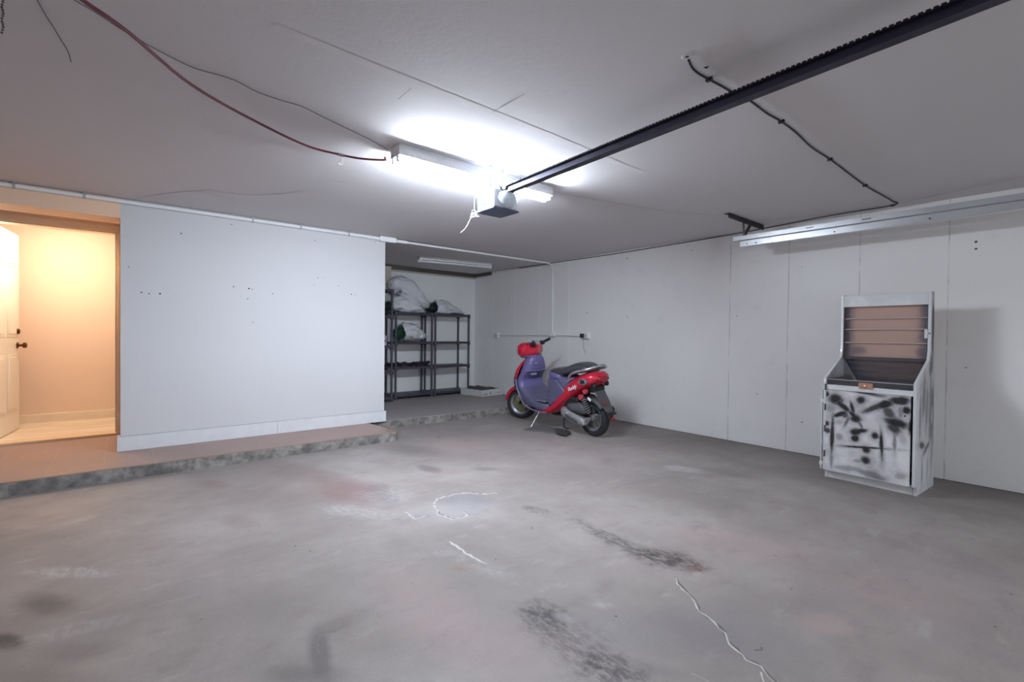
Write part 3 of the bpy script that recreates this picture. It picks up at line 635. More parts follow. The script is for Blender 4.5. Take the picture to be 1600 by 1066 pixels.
# sack standing crumpled at the back, the lower part of it lying on the shelf
bag('big white sack leaning highest on top of the middle shelving unit', [(3.30, 7.02, zt+.30), (3.36, 7.0, zt+.42), (3.50, 6.99, zt+.40), (3.66, 6.97, zt+.26), (3.80, 6.96, zt+.17), (3.93, 6.95, zt+.13)], [(.05, .05), (.15, .15), (.19, .15), (.18, .12), (.14, .09), (.03, .045)], 1.3)
bag('white sack lying flat on the shelf top beneath the leaning sack', [(3.27, 6.93, zt+.06), (3.36, 6.94, zt+.12), (3.50, 6.95, zt+.12), (3.68, 6.96, zt+.08), (3.84, 6.97, zt+.03)], [(.05, .04), (.13, .14), (.15, .14), (.12, .09), (.05, .02)], 4.1, squash_z=zt+.002)
bag('open white sack spilling green garland on the corner shelving unit top', [(4.05, 6.99, zt+.11), (4.14, 6.99, zt+.11), (4.28, 7.0, zt+.10), (4.45, 7.0, zt+.07), (4.66, 7.01, zt+.02)], [(.13, .11), (.15, .13), (.15, .12), (.11, .07), (.03, .015)], 7.7, openend=True, squash_z=zt+.002)
bag('white sack with green garland lying on the second shelf', [(3.44, 6.96, S+1.045), (3.52, 6.96, S+1.05), (3.63, 6.96, S+1.04), (3.76, 6.97, S+1.01), (3.90, 6.98, S+.98)], [(.13, .135), (.145, .15), (.14, .14), (.10, .09), (.02, .025)], 2.9, openend=True, squash_z=S+.897)
greenery('green_garland', 'dark green garland bunch poking out of the open sack on top', (4.00, 6.99, zt+.10), (.13, .11, .10), GRD, 700, 3)
greenery('green_garland', 'bright green garland bunch in the mouth of the second shelf sack', (3.395, 6.96, S+1.03), (.085, .11, .125), GRN, 700, 4)
greenery('green_garland', 'dark green garland bunch on the upper shelf of the tall unit', (3.02, 6.80, S+1.42), (.13, .13, .12), GRD, 600, 5)
greenery('green_garland', 'dark garland between the tall unit and the white sacks', (3.22, 6.98, zt+.09), (.10, .1, .09), GRD, 500, 6)
random.seed(9)
gp = MB(); cz = S+.505
for i in range(260):
    f = i/260; c = V((3.17+.77*f+random.uniform(-.01, .01), 6.93+.02*sin(f*20)+random.uniform(-.04, .04), cz+.025+.014*sin(f*34)+random.uniform(-.015, .02)))
    dd = V([random.uniform(-1, 1) for _ in range(3)]).normalized()*.03; s_ = dd.orthogonal().normalized()*.008; gp.add([c-s_-dd, c+s_-dd, c+s_+dd, c-s_+dd], [(0, 1, 2, 3)])
gp.tube(smoothline([(3.17, 6.93, cz+.03), (3.3, 6.95, cz+.035), (3.5, 6.91, cz+.03), (3.7, 6.94, cz+.04), (3.93, 6.94, cz+.045)]), .022, 8)
tag(gp.build('dark_branch', mat('withered_twigs', (50, 46, 52), .8, var=.2)), 'bundle of dark withered twigs along the third shelf down', 'branches')
pk = thing('detergent_box', 'small pinkish printed pack on the tall shelving unit', 'package', (2.98, 6.66, S+1.29-.448))
MB().box((-.06, 0, 0), (.07, .1, .15)).build('carton', mat('pale_pink_card', (196, 184, 200), .6), pk, bev=.003)
MB().box((-.05, -.002, .05), (.06, 0, .09)).build('printed_band', mat('mauve_print', (128, 96, 140), .6), pk)
ub = MB().box((2.6, YB-.14, 1.80), (3.335, YB-.002, 2.19))
tag(ub.build('utility_panel', mat('beige_cabinet_enamel', (206, 196, 184), .5), bev=.004), 'beige boxed panel fixed high on the alcove wall behind the tall unit', 'panel')
# white carton tray on the alcove floor
bx = thing('carton_tray', 'low white cardboard carton holding dark folded cloth on the alcove floor', 'box', (4.52, 6.26, S), (0, 0, .137))
CB = mat('white_cardboard', (212, 212, 212), .65, var=.05)
bw, bd, bh, tt = .49, .52, .11, .006
MB().box((0, 0, 0), (bw, bd, tt)).build('bottom', CB, bx)
MB().box((0, 0, 0), (bw, tt, bh)).build('side', CB, bx); MB().box((0, bd-tt, 0), (bw, bd, bh)).build('side', CB, bx)
MB().box((0, 0, 0), (tt, bd, bh)).build('side', CB, bx); MB().box((bw-tt, 0, 0), (bw, bd, bh)).build('side', CB, bx)
PR = mat('grey_print', (120, 120, 124), .7)
MB().box((.03, -.001, .03), (.14, 0, .042)).box((.06, -.001, .05), (.12, 0, .056)).box((.19, -.001, .03), (.215, 0, .065)).box((.36, -.001, .045), (.43, 0, .055)).build('printed_mark', PR, bx)
random.seed(4)
fm = MB(); G = 14
vs = [(.03+.43*i/G, .03+.46*j/G, .085+.05*noise.noise(V((i*.3, j*.3, 1)))+.035*(1-abs(i/G-.55)*1.6)) for i in range(G+1) for j in range(G+1)]
fm.add(vs+[(x, y, .012) for x, y, z in vs], [(i*(G+1)+j, (i+1)*(G+1)+j, (i+1)*(G+1)+j+1, i*(G+1)+j+1) for i in range(G) for j in range(G)])
cb = fm.build('folded_cloth', mat('dark_grey_brown_cloth', (84, 80, 76), .9, var=.2, scale=25), smooth=True); cb.location = (4.52, 6.26, S); cb.rotation_euler = (0, 0, .137)
tag(cb, 'dark grey brown folded cloth inside the white carton', 'cloth')

# ------------------------------------------------------------------ the display cabinet
def door_paint(name, strokes, haze, base=(232, 230, 233)):
    m, nt, b = newmat(name); co = coords(nt)
    mp = N(nt, 'ShaderNodeMapping'); mp.inputs['Rotation'].default_value = (-pi/2, 0, 0)  # x stays, z becomes y
    nt.links.new(co, mp.inputs[0]); c2 = mp.outputs[0]
    n = noi(nt, co, 16, 6, .7).outputs[0]; fine = noi(nt, co, 160, 3, .7).outputs[0]
    tot = None
    for (x0, z0, x1, z1, wd, st_) in strokes:
        L = math.hypot(x1-x0, z1-z0)
        f = mth(nt, 'MULTIPLY', blob(nt, c2, (((x0+x1)/2, -(z0+z1)/2 if 0 else (z0+z1)/2), math.atan2(z1-z0, x1-x0), L/2*1.05+wd*.5, wd*.70), .55, n, 1.1, .38), min(1, st_*1.12))
        tot = f if tot is None else mth(nt, 'MAXIMUM', tot, f)
    hz = mth(nt, 'MULTIPLY', ramp(nt, noi(nt, co, 5, 4, .6).outputs[0], .45, .75), haze)
    col = mixc(nt, hz, lin(base), lin((128, 124, 142)))
    tot = mth(nt, 'MULTIPLY', tot, ramp(nt, fine, .2, .5, .82, 1.))
    col = mixc(nt, tot, col, lin((24, 21, 30)))
    nt.links.new(col, b.inputs['Base Color']); b.inputs['Roughness'].default_value = .4; return m
def dq(X, Y):
    """door sketch coordinates to width and height on the door, metres"""
    def inv(u, v):
        TL, TR, BR, BL = (108, 98), (840, 160), (830, 922), (105, 768)
        x = (1-u)*(1-v)*TL[0]+u*(1-v)*TR[0]+u*v*BR[0]+(1-u)*v*BL[0]; y = (1-u)*(1-v)*TL[1]+u*(1-v)*TR[1]+u*v*BR[1]+(1-u)*v*BL[1]
        return x, y
    u, v = (X-108)/732, .5
    for _ in range(20):
        x, y = inv(u, v); u += (X-x)/732; v += (Y-y)/720
    return u*.53, .71-v*.64
SK = [(165,190,215,170,50,.95),(190,215,260,190,30,.8),(215,200,330,285,24,.9),(330,285,395,345,20,.95),(385,340,387,350,48,.97),(190,322,300,292,20,.9),(270,300,300,320,30,.8),(338,205,368,295,16,.92),(428,185,436,195,38,.95),(440,200,480,190,18,.5),
      (335,320,285,410,14,.7),(400,350,450,430,12,.7),(215,375,260,370,26,.35),(150,240,160,260,40,.5),(460,287,645,212,24,.85),(560,250,690,215,34,.9),(640,260,690,330,40,.8),(600,235,650,205,26,.9),(690,190,815,192,38,.96),(700,200,815,205,30,.9),(800,272,820,278,34,.98),
      (665,360,800,405,46,.92),(690,400,740,450,40,.85),(720,330,700,385,20,.7),(730,480,720,440,30,.6),(350,115,660,160,10,.85),(460,130,640,170,14,.6),(602,430,616,690,15,.95),(262,574,660,602,11,.9),(470,600,495,612,34,.95),(465,690,490,705,38,.92),
      (360,462,410,455,34,.95),(410,450,480,445,22,.9),(375,508,390,515,34,.92),(548,487,565,490,36,.95),(177,325,168,640,17,.88),(165,620,172,760,13,.55),(190,750,430,775,24,.45),(400,780,640,850,26,.5),(540,830,640,860,20,.6),(840,352,834,465,14,.97),(716,460,716,620,12,.6),
      (232,485,245,505,30,.5),(740,830,800,835,26,.45),(380,700,470,705,20,.5),(340,640,400,655,40,.2),(480,390,540,410,60,.18),(760,470,790,540,30,.35),(120,620,160,630,40,.3),(106,130,106,140,34,.95),(112,378,112,384,30,.95),(124,436,124,446,30,.85),(760,240,765,340,20,.5)]
def stk(k):
    (x0, z0), (x1, z1) = dq(k[0], k[1]), dq(k[2], k[3]); return (x0, z0, x1, z1, k[4]*1.75*.53/732, k[5])
CW = mat('cabinet_white', (230, 230, 231), .3, coat=.3, var=.05, scale=6)
cab = thing('display_cabinet', 'white spray-painted display cabinet with sloping glass lid against the far wall', 'cabinet', (4.387, 1.323, 0), (0, 0, rad(-92.93)))
W_ = .568
SIDE = [(0, 0), (0, .066), (-.045, .068), (-.055, .803), (.25, .965), (.272, 1.03), (.272, 1.476), (.345, 1.476), (.435, 0)]
def sidepaint(name, strokes):
    m, nt, b = newmat(name); co = coords(nt)
    mp = N(nt, 'ShaderNodeMapping'); mp.inputs['Rotation'].default_value = (0, 0, 0)
    sx = N(nt, 'ShaderNodeSeparateXYZ'); nt.links.new(co, sx.inputs[0]); cx = N(nt, 'ShaderNodeCombineXYZ'); nt.links.new(sx.outputs[1], cx.inputs[0]); nt.links.new(sx.outputs[2], cx.inputs[1])
    n = noi(nt, co, 12, 4, .6).outputs[0]; tot = None
    for (x0, z0, x1, z1, wd, st_) in strokes:
        L = math.hypot(x1-x0, z1-z0)
        f = mth(nt, 'MULTIPLY', blob(nt, cx.outputs[0], (((x0+x1)/2, (z0+z1)/2), math.atan2(z1-z0, x1-x0), L/2+wd*.5, wd*.9), .6, n, .9, .35), min(1, st_*1.2))
        tot = f if tot is None else mth(nt, 'MAXIMUM', tot, f)
    # paint only reaches the broad outer face, edges stay white
    ge = N(nt, 'ShaderNodeNewGeometry'); tc = N(nt, 'ShaderNodeTexCoord'); sn = N(nt, 'ShaderNodeSeparateXYZ'); nt.links.new(tc.outputs['Normal'], sn.inputs[0])
    tot = mth(nt, 'MULTIPLY', tot, ramp(nt, sn.outputs[0], .4, .7))
    nt.links.new(mixc(nt, tot, lin((214, 214, 217)), lin((40, 36, 48))), b.inputs['Base Color']); b.inputs['Roughness'].default_value = .4; return m
SS = [(.05,.40,.05,.72,.03,.55),(.12,.55,.14,.86,.05,.6),(.2,.45,.22,.8,.05,.55),(.3,.3,.31,.9,.05,.6),(.35,.6,.36,.75,.05,.7),(.05,.36,.16,.34,.03,.8),(.14,.28,.32,.36,.025,.7),(.33,.5,.34,.36,.04,.7),(.28,.85,.33,1.0,.06,.7),(.36,.1,.37,.5,.03,.5),(.12,.08,.12,.25,.02,.5),(.25,.1,.26,.24,.02,.4),(.39,.3,.38,.9,.03,.6),(.33,.98,.32,1.45,.035,.85),(.03,.75,.2,.88,.03,.35)]
MB().prism(SIDE, W_-.018, W_, 0).build('side_panel', sidepaint('sprayed_side', SS), cab, bev=.0015)
MB().prism(SIDE, -.012, .006, 0).build('side_panel', CW, cab, bev=.0015)
I0, I1 = .006, W_-.018
MB().box((I0, .012, 0), (I1, .028, .066)).build('toe_kick', CW, cab)
MB().box((I0, -.03, .066), (I1, .41, .08)).build('base_board', CW, cab)
MB().prism([(.42, .02), (.352, 1.01), (.345, 1.02), (.413, .02)], I0, I1, 0).build('back_board', CW, cab)
dr = MB().box((0, -.018, 0), (.53, 0, .64)); dro = dr.build('door', None or door_paint('sprayed_door', [stk(k)[:1]+(stk(k)[1]-.07,)+stk(k)[2:3]+(stk(k)[3]-.07,)+stk(k)[4:] for k in SK], .5), cab, bev=.002); dro.location = (.008, -.042, .07)
dro.rotation_euler = (0, 0, 0)
MB().box((I0, -.052, .712), (I1, -.034, .752)).build('front_rail', CW, cab, bev=.002)
MB().lathe([(.006, 0), (.005, -.006), (.001, -.008)], (.50, -.018, .50), (0, 1, 0), 12).build('knob', mat('black_plastic', (26, 26, 30), .4), dro, smooth=True)
for z in (.66, .50, .33, .13): MB().tube([(-.004, -.019, z-.025), (-.004, -.019, z+.025)], .006, 8).build('hinge', mat('hinge_grey', (88, 86, 94), .4, metal=.5), dro)
MB().box((-.032, -.046, .07), (-.022, .0, .70)).box((-.036, -.05, .10), (-.012, -.03, .13)).box((-.036, -.05, .60), (-.012, -.03, .63)).build('hinge_strip', CW, cab, bev=.002)
# tray under the lid
TRY = mat('dark_tray', (78, 78, 84), .5, var=.1)
MB().prism([(-.046, .745), (.33, .745), (.33, .755), (-.046, .755)], I0, I1, 0).build('tray_floor', TRY, cab)
MB().box((I0, .30, .755), (I1, .308, .97)).build('tray_back', TRY, cab)
MB().box((I0, -.04, .755), (I0+.003, .30, .80)).box((I1-.003, -.04, .755), (I1, .30, .80)).build('tray_lining', TRY, cab)
LID = glassy('clear_acrylic', (.93, .94, .96), .10, .04)
MB().prism([(-.052, .792), (.252, .955), (.252, .959), (-.052, .796)], I0, I1, 0).build('sloping_lid', LID, cab)
MB().box((I0, -.055, .752), (I1, -.051, .795)).build('lid_front', LID, cab)
MB().bar((I0, -.053, .795), (I1, -.053, .795), .006, .004).build('lid_edge', mat('clear_edge', (196, 198, 204), .2), cab)
lk = MB().box((.225, -.066, .742), (.315, -.052, .783)).build('lock_hasp', mat('copper_plate', (196, 150, 126), .4, metal=.3), cab, bev=.002)
MB().lathe([(.010, 0), (.010, .006), (.006, .009)], (.268, -.066, .760), (0, -1, 0), 16).build('lock_cylinder', mat('bright_copper', (226, 176, 150), .25, metal=.8), lk, smooth=True)
# upright display: header board, hardboard back, three rods and its pane
def header():
    m, nt, b = newmat('glossy_header'); co = coords(nt); n = noi(nt, co, 6, 3)
    nt.links.new(mixc(nt, ramp(nt, n.outputs[0], .45, .7), lin((222, 223, 225)), lin((240, 241, 243))), b.inputs['Base Color']); b.inputs['Roughness'].default_value = .12
    bump(nt, b, noi(nt, co, 9, 2).outputs[0], .35, .02); return m
MB().box((I0, .276, 1.378), (I1, .292, 1.468)).build('header_board', header(), cab, bev=.002)
def hardboard():
    m, nt, b = newmat('oversprayed_hardboard'); co = coords(nt); n = noi(nt, co, 14, 4).outputs[0]; fine = noi(nt, co, 200, 3, .7).outputs[0]
    mp = N(nt, 'ShaderNodeMapping'); mp.inputs['Rotation'].default_value = (-pi/2, 0, 0); nt.links.new(co, mp.inputs[0])
    sx = N(nt, 'ShaderNodeSeparateXYZ'); nt.links.new(co, sx.inputs[0])
    col = mixc(nt, fine, lin((206, 170, 150)), lin((228, 196, 176)))
    dx = mth(nt, 'ABSOLUTE', mth(nt, 'SUBTRACT', sx.outputs[0], .28)); f = ramp(nt, mth(nt, 'MULTIPLY_ADD', n, .05, dx), .20, .285)
    col = mixc(nt, f, col, lin((112, 104, 116)))
    for cx, cz in ((.10, 1.02), (.53, 1.02)): col = mixc(nt, mth(nt, 'MULTIPLY', blob(nt, mp.outputs[0], ((cx, cz), 0, .05, .035), .6, n, .5), .7), col, lin((100, 92, 104)))
    nt.links.new(col, b.inputs['Base Color']); b.inputs['Roughness'].default_value = .6; return m
MB().prism([(.322, .96), (.318, 1.44), (.326, 1.44), (.330, .96)], I0, I1, 0).build('back_panel', hardboard(), cab)
MB().box((I0, .276, .95), (I0+.004, .32, 1.378)).box((I1-.004, .276, .95), (I1, .32, 1.378)).box((I0, .27, .945), (I1, .325, .957)).build('inner_edge', mat('sprayed_dark_edge', (74, 70, 84), .5), cab)
ROD = mat('pale_rod', (228, 214, 204), .35)
for z in (1.281, 1.193, 1.084): MB().tube([(I0, .30, z), (I1, .30, z)], .0045, 10).build('display_rod', ROD, cab, smooth=True)
MB().box((I0, .279, .958), (I1, .282, 1.378)).build('pane', glassy('cabinet_pane', (.97, .96, .97), .05, .06), cab)
for x in (.075, .475): MB().lathe([(.004, 0), (.002, .003)], (x, .318, 1.298), (0, -1, 0), 10).build('screw', mat('brass_screw', (176, 150, 110), .3, metal=.8), cab)
MB().box((.532, .262, 1.125), (.550, .279, 1.19)).box((.546, .258, 1.155), (.560, .264, 1.165)).build('latch', CW, cab, bev=.002)
MB().bar((.556, .256, 1.165), (.569, .256, 1.16), .006, .006).build('latch_pin', DST, cab)

# ------------------------------------------------------------------ the scooter
WB = 1.33
sc = thing('motor_scooter', 'red and violet-grey motor scooter parked on its side stand by the far wall', 'scooter', (4.06, 3.47, .0), (rad(-4), 0, rad(86.5)))
def paint(name, rgb, rough=.22, coat=.6): return mat(name, rgb, rough, coat=coat, var=.03, scale=4)
RED = paint('scooter_red', (196, 24, 54)); PUR = mat('violet_sheen_plastic', (104, 97, 146), .38, var=.08, scale=5); PUD = mat('dull_violet_sheen_plastic', (92, 89, 118), .42, var=.1, scale=6)  # both violet plastics have a purple sheen put into their colour
BLK = mat('scooter_black', (30, 29, 34), .5); RUB = mat('tyre_rubber', (34, 34, 38), .75, bmp=.1); SIL = mat('scooter_silver', (176, 178, 182), .3, metal=.7); ALU = mat('dusty_aluminium', (166, 166, 168), .45, metal=.55, var=.12)
GRY = mat('dusty_dark_plastic', (76, 76, 80), .55, var=.1); SEAT = mat('seat_vinyl', (62, 60, 66), .38, var=.05, bmp=.05)
def wheel(name, parent, c, rot, brake=True):
    w_ = bpy.data.objects.new(name, None)
    T = Matrix.Translation(c) @ Matrix.Rotation(rot, 4, 'Z')
    tr = MB(T)
    prof = []
    for k in range(25):
        t = 2*pi*k/24; prof.append((.172+.037*cos(t), .048*sin(t)))
    tr.lathe([(r, h) for r, h in prof], ax=(0, 1, 0), seg=48, cap=False)
    tyre = tr.build(name, RUB, parent, smooth=True)
    tb = MB(T)
    for k in range(36):
        a = 2*pi*k/36
        for s in (-1, 1):
            a2 = a+(.09 if s > 0 else 0); u = V((cos(a2), 0, sin(a2))); v = V((cos(a2+.10), 0, sin(a2+.10)))
            tb.bar(u*.2085+V((0, s*.006, 0)), v*.198+V((0, s*.036, 0)), .012, .005, u)
    tb.build('tread', RUB, tyre)
    rm = MB(T); rm.lathe([(.136, -.034), (.146, -.038), (.146, -.03), (.126, -.02), (.122, 0), (.126, .02), (.146, .03), (.146, .038), (.136, .034), (.116, .02), (.112, 0), (.116, -.02), (.136, -.034)], ax=(0, 1, 0), seg=40, cap=False)
    rm.build('rim', mat('dull_rim', (132, 132, 138), .45, metal=.5), tyre, smooth=True)
    sp = MB(T)
    for k in range(5):
        a = 2*pi*k/5+.3; u = V((cos(a), 0, sin(a))); t_ = V((-sin(a), 0, cos(a)))
        sp.bar(u*.03, u*.12, .022, .03, t_)
    sp.build('spokes', GRY, tyre, bev=.004)
    MB(T).lathe([(.034, -.045), (.04, -.03), (.04, .03), (.034, .045), (.012, .05), (.012, .06)], ax=(0, 1, 0), seg=24).build('hub', SIL, tyre, smooth=True)
    if brake:
        MB(T).lathe([(.045, .048), (.09, .048), (.09, .051), (.045, .051)], ax=(0, 1, 0), seg=32).build('brake_disc', mat('olive_brass_disc', (132, 130, 96), .4, metal=.6), tyre)
        MB(T).box((-.02, .045, .03), (.04, .075, .09)).bar((.0, .062, -.01), (.025, .062, .06), .02, .016, (0, 1, 0)).build('brake_caliper', mat('caliper_brass', (176, 170, 130), .4, metal=.5), tyre, bev=.006)
    return tyre
STR = rad(30)
wheel('front_wheel', sc, (WB, 0, .209), STR)
wheel('rear_wheel', sc, (0, 0, .209), 0, False)
# front fender, fork: turn with the wheel
TF = Matrix.Translation((WB, 0, .209)) @ Matrix.Rotation(STR, 4, 'Z')
fm = MB(TF); rs = []
for k in range(19):
    t = rad(8)+rad(132)*k/18; r = .232+.012*sin((t-.1)*1.1); wdt = .062*min(1, .45+k/5, .55+(18-k)/4); ring = []
    for j in range(11):
        a = rad(-100+200*j/10); ring.append(V(((r+.03*cos(a)-.03)*cos(t) - (0), wdt*sin(a) if abs(a) < pi/2 else wdt*math.copysign(1, a), (r+.03*cos(a)-.03)*sin(t))) if 1 else None)
        if abs(a) >= rad(79): ring[-1] = V(((r-.05)*cos(t), wdt*math.copysign(1.02, a), (r-.05)*sin(t)))
    rs.append(ring)
fm.rings(rs, cap=False, closed=False).build('front_fender', RED, sc, smooth=True, solid=.006, ang=1.5)
for s in (-1, 1): MB(TF).tube([(.0, s*.072, 0), (-.11, s*.072, .26)], .017, 12).build('fork_leg', BLK, sc, smooth=True)
# leg shield: outer red apron and inner violet cover
def shield_ring(z, uf, hw, depth, n=17, off=0):
    """arc seen from above: front centre at uf, half width hw, edges set back by depth"""
    out = []
    for k in range(n):
        a = -1+2*k/(n-1); out.append(V((uf-depth*abs(a)**2.2-off, hw*math.sin(a*pi/2), z)))
    return out
SH = [(.86, 1.10, .075, .05), (.82, 1.125, .10, .07), (.76, 1.195, .14, .11), (.70, 1.245, .17, .135), (.63, 1.285, .19, .15), (.57, 1.30, .20, .155)]
SH2 = [(.57, 1.302, .202, .155), (.52, 1.305, .209, .16), (.46, 1.285, .213, .165), (.40, 1.235, .214, .165), (.33, 1.14, .21, .14), (.27, 1.04, .198, .11), (.235, .95, .182, .08)]
MB().rings([shield_ring(z, u, hw, dp) for z, u, hw, dp in SH], cap=False, closed=False).build('front_apron', RED, sc, smooth=True, solid=.008, ang=1.5)
MB().rings([shield_ring(z, u, hw, dp) for z, u, hw, dp in SH2], cap=False, closed=False).build('lower_apron', PUD, sc, smooth=True, solid=.008, ang=1.5)
# inner cover: closed body behind the apron, from neck down to the foot board
def ring_uv(z, u0, u1, hw, e=2.6, n=28): return sup(((u0+u1)/2, 0), (u1-u0)/2, hw, e, n, lambda a, b: V((a, b, z)))
IN = [(.885, 1.0, 1.07, .05), (.87, .95, 1.085, .085), (.83, .925, 1.095, .115), (.78, .93, 1.11, .14), (.73, .945, 1.12, .16), (.69, .945, 1.135, .17), (.65, .965, 1.15, .18), (.61, 1.02, 1.17, .187), (.56, 1.06, 1.20, .195), (.50, 1.05, 1.21, .20), (.44, 1.0, 1.18, .205), (.38, .90, 1.12, .206), (.34, .80, 1.06, .205), (.31, .68, 1.0, .20)]
MB().rings([ring_uv(z, a, b, hw) for z, a, b, hw in IN]).build('leg_shield_cover', PUR, sc, smooth=True, sub=1)
# violet flank sweeping from the shield to the foot board (the translucent-looking lower wing)
FL = []
for (u, zb, zt_, hw) in [(1.16, .42, .56, .19), (1.10, .32, .53, .206), (1.0, .26, .45, .212), (.92, .228, .40, .212), (.84, .21, .355, .21), (.76, .20, .335, .208), (.66, .20, .325, .205), (.56, .21, .32, .20)]:
    FL.append(sup((0, (zb+zt_)/2), hw, (zt_-zb)/2, 3.2, 28, lambda a, b, u=u: V((u, a, b))))
MB().rings(FL).build('foot_board', PUD, sc, smooth=True, sub=1)
for s in (-1, 1):
    MB().tube(smoothline([(1.155, s*.207, .56), (1.13, s*.215, .47), (1.09, s*.217, .38), (1.02, s*.217, .285), (.93, s*.216, .235), (.82, s*.214, .215), (.70, s*.212, .208), (.58, s*.207, .213)]), .010, 10).build('edge_moulding', mat('grey_lilac_trim', (120, 112, 134), .4), sc, smooth=True)
MB().box((.58, -.15, .322), (.84, .15, .332)).build('foot_mat', BLK, sc, bev=.004)
MB().box((.60, .13, .33), (.78, .196, .338)).build('foot_strip', SIL, sc, bev=.003)
# red lower sill and rear body
RB = []  # red sill sweeping up into the tail
for (u, zb, zt_, hw, e) in [(.80, .185, .215, .17, 3), (.70, .178, .235, .195, 3), (.60, .182, .27, .203, 3), (.50, .205, .33, .205, 3), (.42, .25, .42, .203, 2.8), (.34, .31, .52, .20, 2.7), (.25, .37, .60, .198, 2.6), (.16, .43, .665, .197, 2.5), (.08, .485, .70, .195, 2.4), (.0, .53, .725, .188, 2.4), (-.06, .56, .735, .172, 2.3), (-.11, .585, .735, .145, 2.2), (-.145, .61, .72, .105, 2.2), (-.16, .64, .70, .06, 2.)]:
    RB.append(sup((0, (zb+zt_)/2), hw, (zt_-zb)/2, e, 28, lambda a, b, u=u: V((u, a, b))))
MB().rings(RB).build('rear_body', RED, sc, smooth=True, sub=1)
# violet seat pedestal
PD = [(.31, .30, .56, .165), (.38, .26, .545, .17), (.46, .24, .535, .172), (.54, .25, .54, .17), (.60, .20, .56, .165), (.66, .15, .58, .15)]
MB().rings([ring_uv(z, a, b, hw, 3.2) for z, a, b, hw in PD]).build('seat_pedestal', PUD, sc, smooth=True, sub=1)
MB().prism([(.49, .31), (.25, .495), (.40, .62), (.54, .62), (.545, .31)], .166, .2, 1).build('side_cover', PUD, sc, bev=.012)
MB().prism([(.49, .31), (.25, .495), (.40, .62), (.54, .62), (.545, .31)], -.2, -.166, 1).build('side_cover', PUD, sc, bev=.012)
# seat
STT = [(.62, .66, .70, .07), (.595, .635, .725, .115), (.54, .625, .74, .145), (.46, .635, .748, .155), (.38, .65, .752, .16), (.32, .665, .76, .16), (.26, .68, .785, .158), (.19, .69, .815, .152), (.12, .70, .826, .145), (.05, .71, .815, .135), (-.01, .715, .795, .115), (-.05, .72, .77, .08)]
MB().rings([sup((0, (a+b)/2), hw, (b-a)/2, 3., 28, lambda p, q, u=u: V((u, p, q))) for u, a, b, hw in STT]).build('seat', SEAT, sc, smooth=True, sub=1)
MB().rings([sup((0, (a+b)/2), hw, (b-a)/2, 2.8, 28, lambda p, q, u=u: V((u, p, q))) for u, a, b, hw in [(.632, .60, .70, .07), (.615, .58, .722, .115), (.56, .57, .733, .150), (.48, .575, .728, .165), (.42, .59, .71, .171), (.36, .62, .68, .172)]]).build('seat_front_sheen', PUR, sc, smooth=True, sub=1)  # front edge of the seat, tinted violet to carry the sheen over it
# grab rail
for s in (-1, 1): MB().tube(smoothline([(.16, s*.165, .665), (.10, s*.178, .705), (.0, s*.182, .735), (-.12, s*.165, .755), (-.24, s*.11, .785), (-.30, s*.04, .795), (-.30, 0, .795)]), [.013]*2+[.016]*40, 10) if 0 else None
gr = MB().tube(smoothline([(.19, .185, .655), (.15, .19, .695), (.08, .188, .728), (.0, .175, .748), (-.07, .14, .765), (-.125, .06, .79), (-.14, 0, .796), (-.125, -.06, .79), (-.07, -.14, .765), (.0, -.175, .748), (.08, -.188, .728), (.15, -.19, .695), (.19, -.185, .655)]), .015, 12); gr.build('grab_rail', SIL, sc, smooth=True)
# badge and script on the left flank
def on_flank(u, z, out=.0): return V((u, .197+out, z))
bd = MB().lathe([(.001, .006), (.8, .005), (1., 0), (1., -.02)], seg=32, ax=(0, 1, 0)); bd.v = [(x*.062-.03, .192+y, z*.034+.632) for x, y, z in bd.v]
bdo = bd.build('oval_badge', SIL, sc, smooth=True)
bd = MB().lathe([(.001, .008), (.9, .007), (1., 0)], seg=28, ax=(0, 1, 0)); bd.v = [(x*.05-.03, .193+y, z*.026+.632) for x, y, z in bd.v]
bd.build('badge_face', mat('badge_dark', (70, 74, 78), .25, metal=.5), bdo, smooth=True)
bd = MB().lathe([(.001, .009), (.8, .008), (1., 0)], seg=20, ax=(0, 1, 0)); bd.v = [(x*.018-.045, .194+y, z*.02+.634) for x, y, z in bd.v]+[]
bd.build('badge_emblem', BLK, bdo, smooth=True)
bd = MB().prism([(-.0, .648), (.012, .626), (.006, .618), (-.012, .636)], .199, .2025, 1); bd.build('badge_emblem', SIL, bdo)
def text(body, size, loc, rot, m, parent, name='lettering', shear=.3, ext=.0015):
    cu = bpy.data.curves.new(name, 'FONT'); cu.body = body; cu.size = size; cu.extrude = ext; cu.shear = shear; cu.align_x = 'CENTER'; cu.offset = size*.012
    tmp = bpy.data.objects.new(name, cu); COL.objects.link(tmp); dg = bpy.context.evaluated_depsgraph_get(); me = bpy.data.meshes.new_from_object(tmp.evaluated_get(dg))
    bpy.data.objects.remove(tmp); me.materials.clear(); me.materials.append(m)
    o = bpy.data.objects.new(name, me); COL.objects.link(o); o.parent = parent; o.location = loc; o.rotation_euler = rot; return o
# text reads from the left side of the scooter: local -x is to the reader's right
text('Buddy', .058, (.115, .2035, .535), (pi/2, rad(-20), pi), mat('white_script', (226, 224, 228), .4), sc)
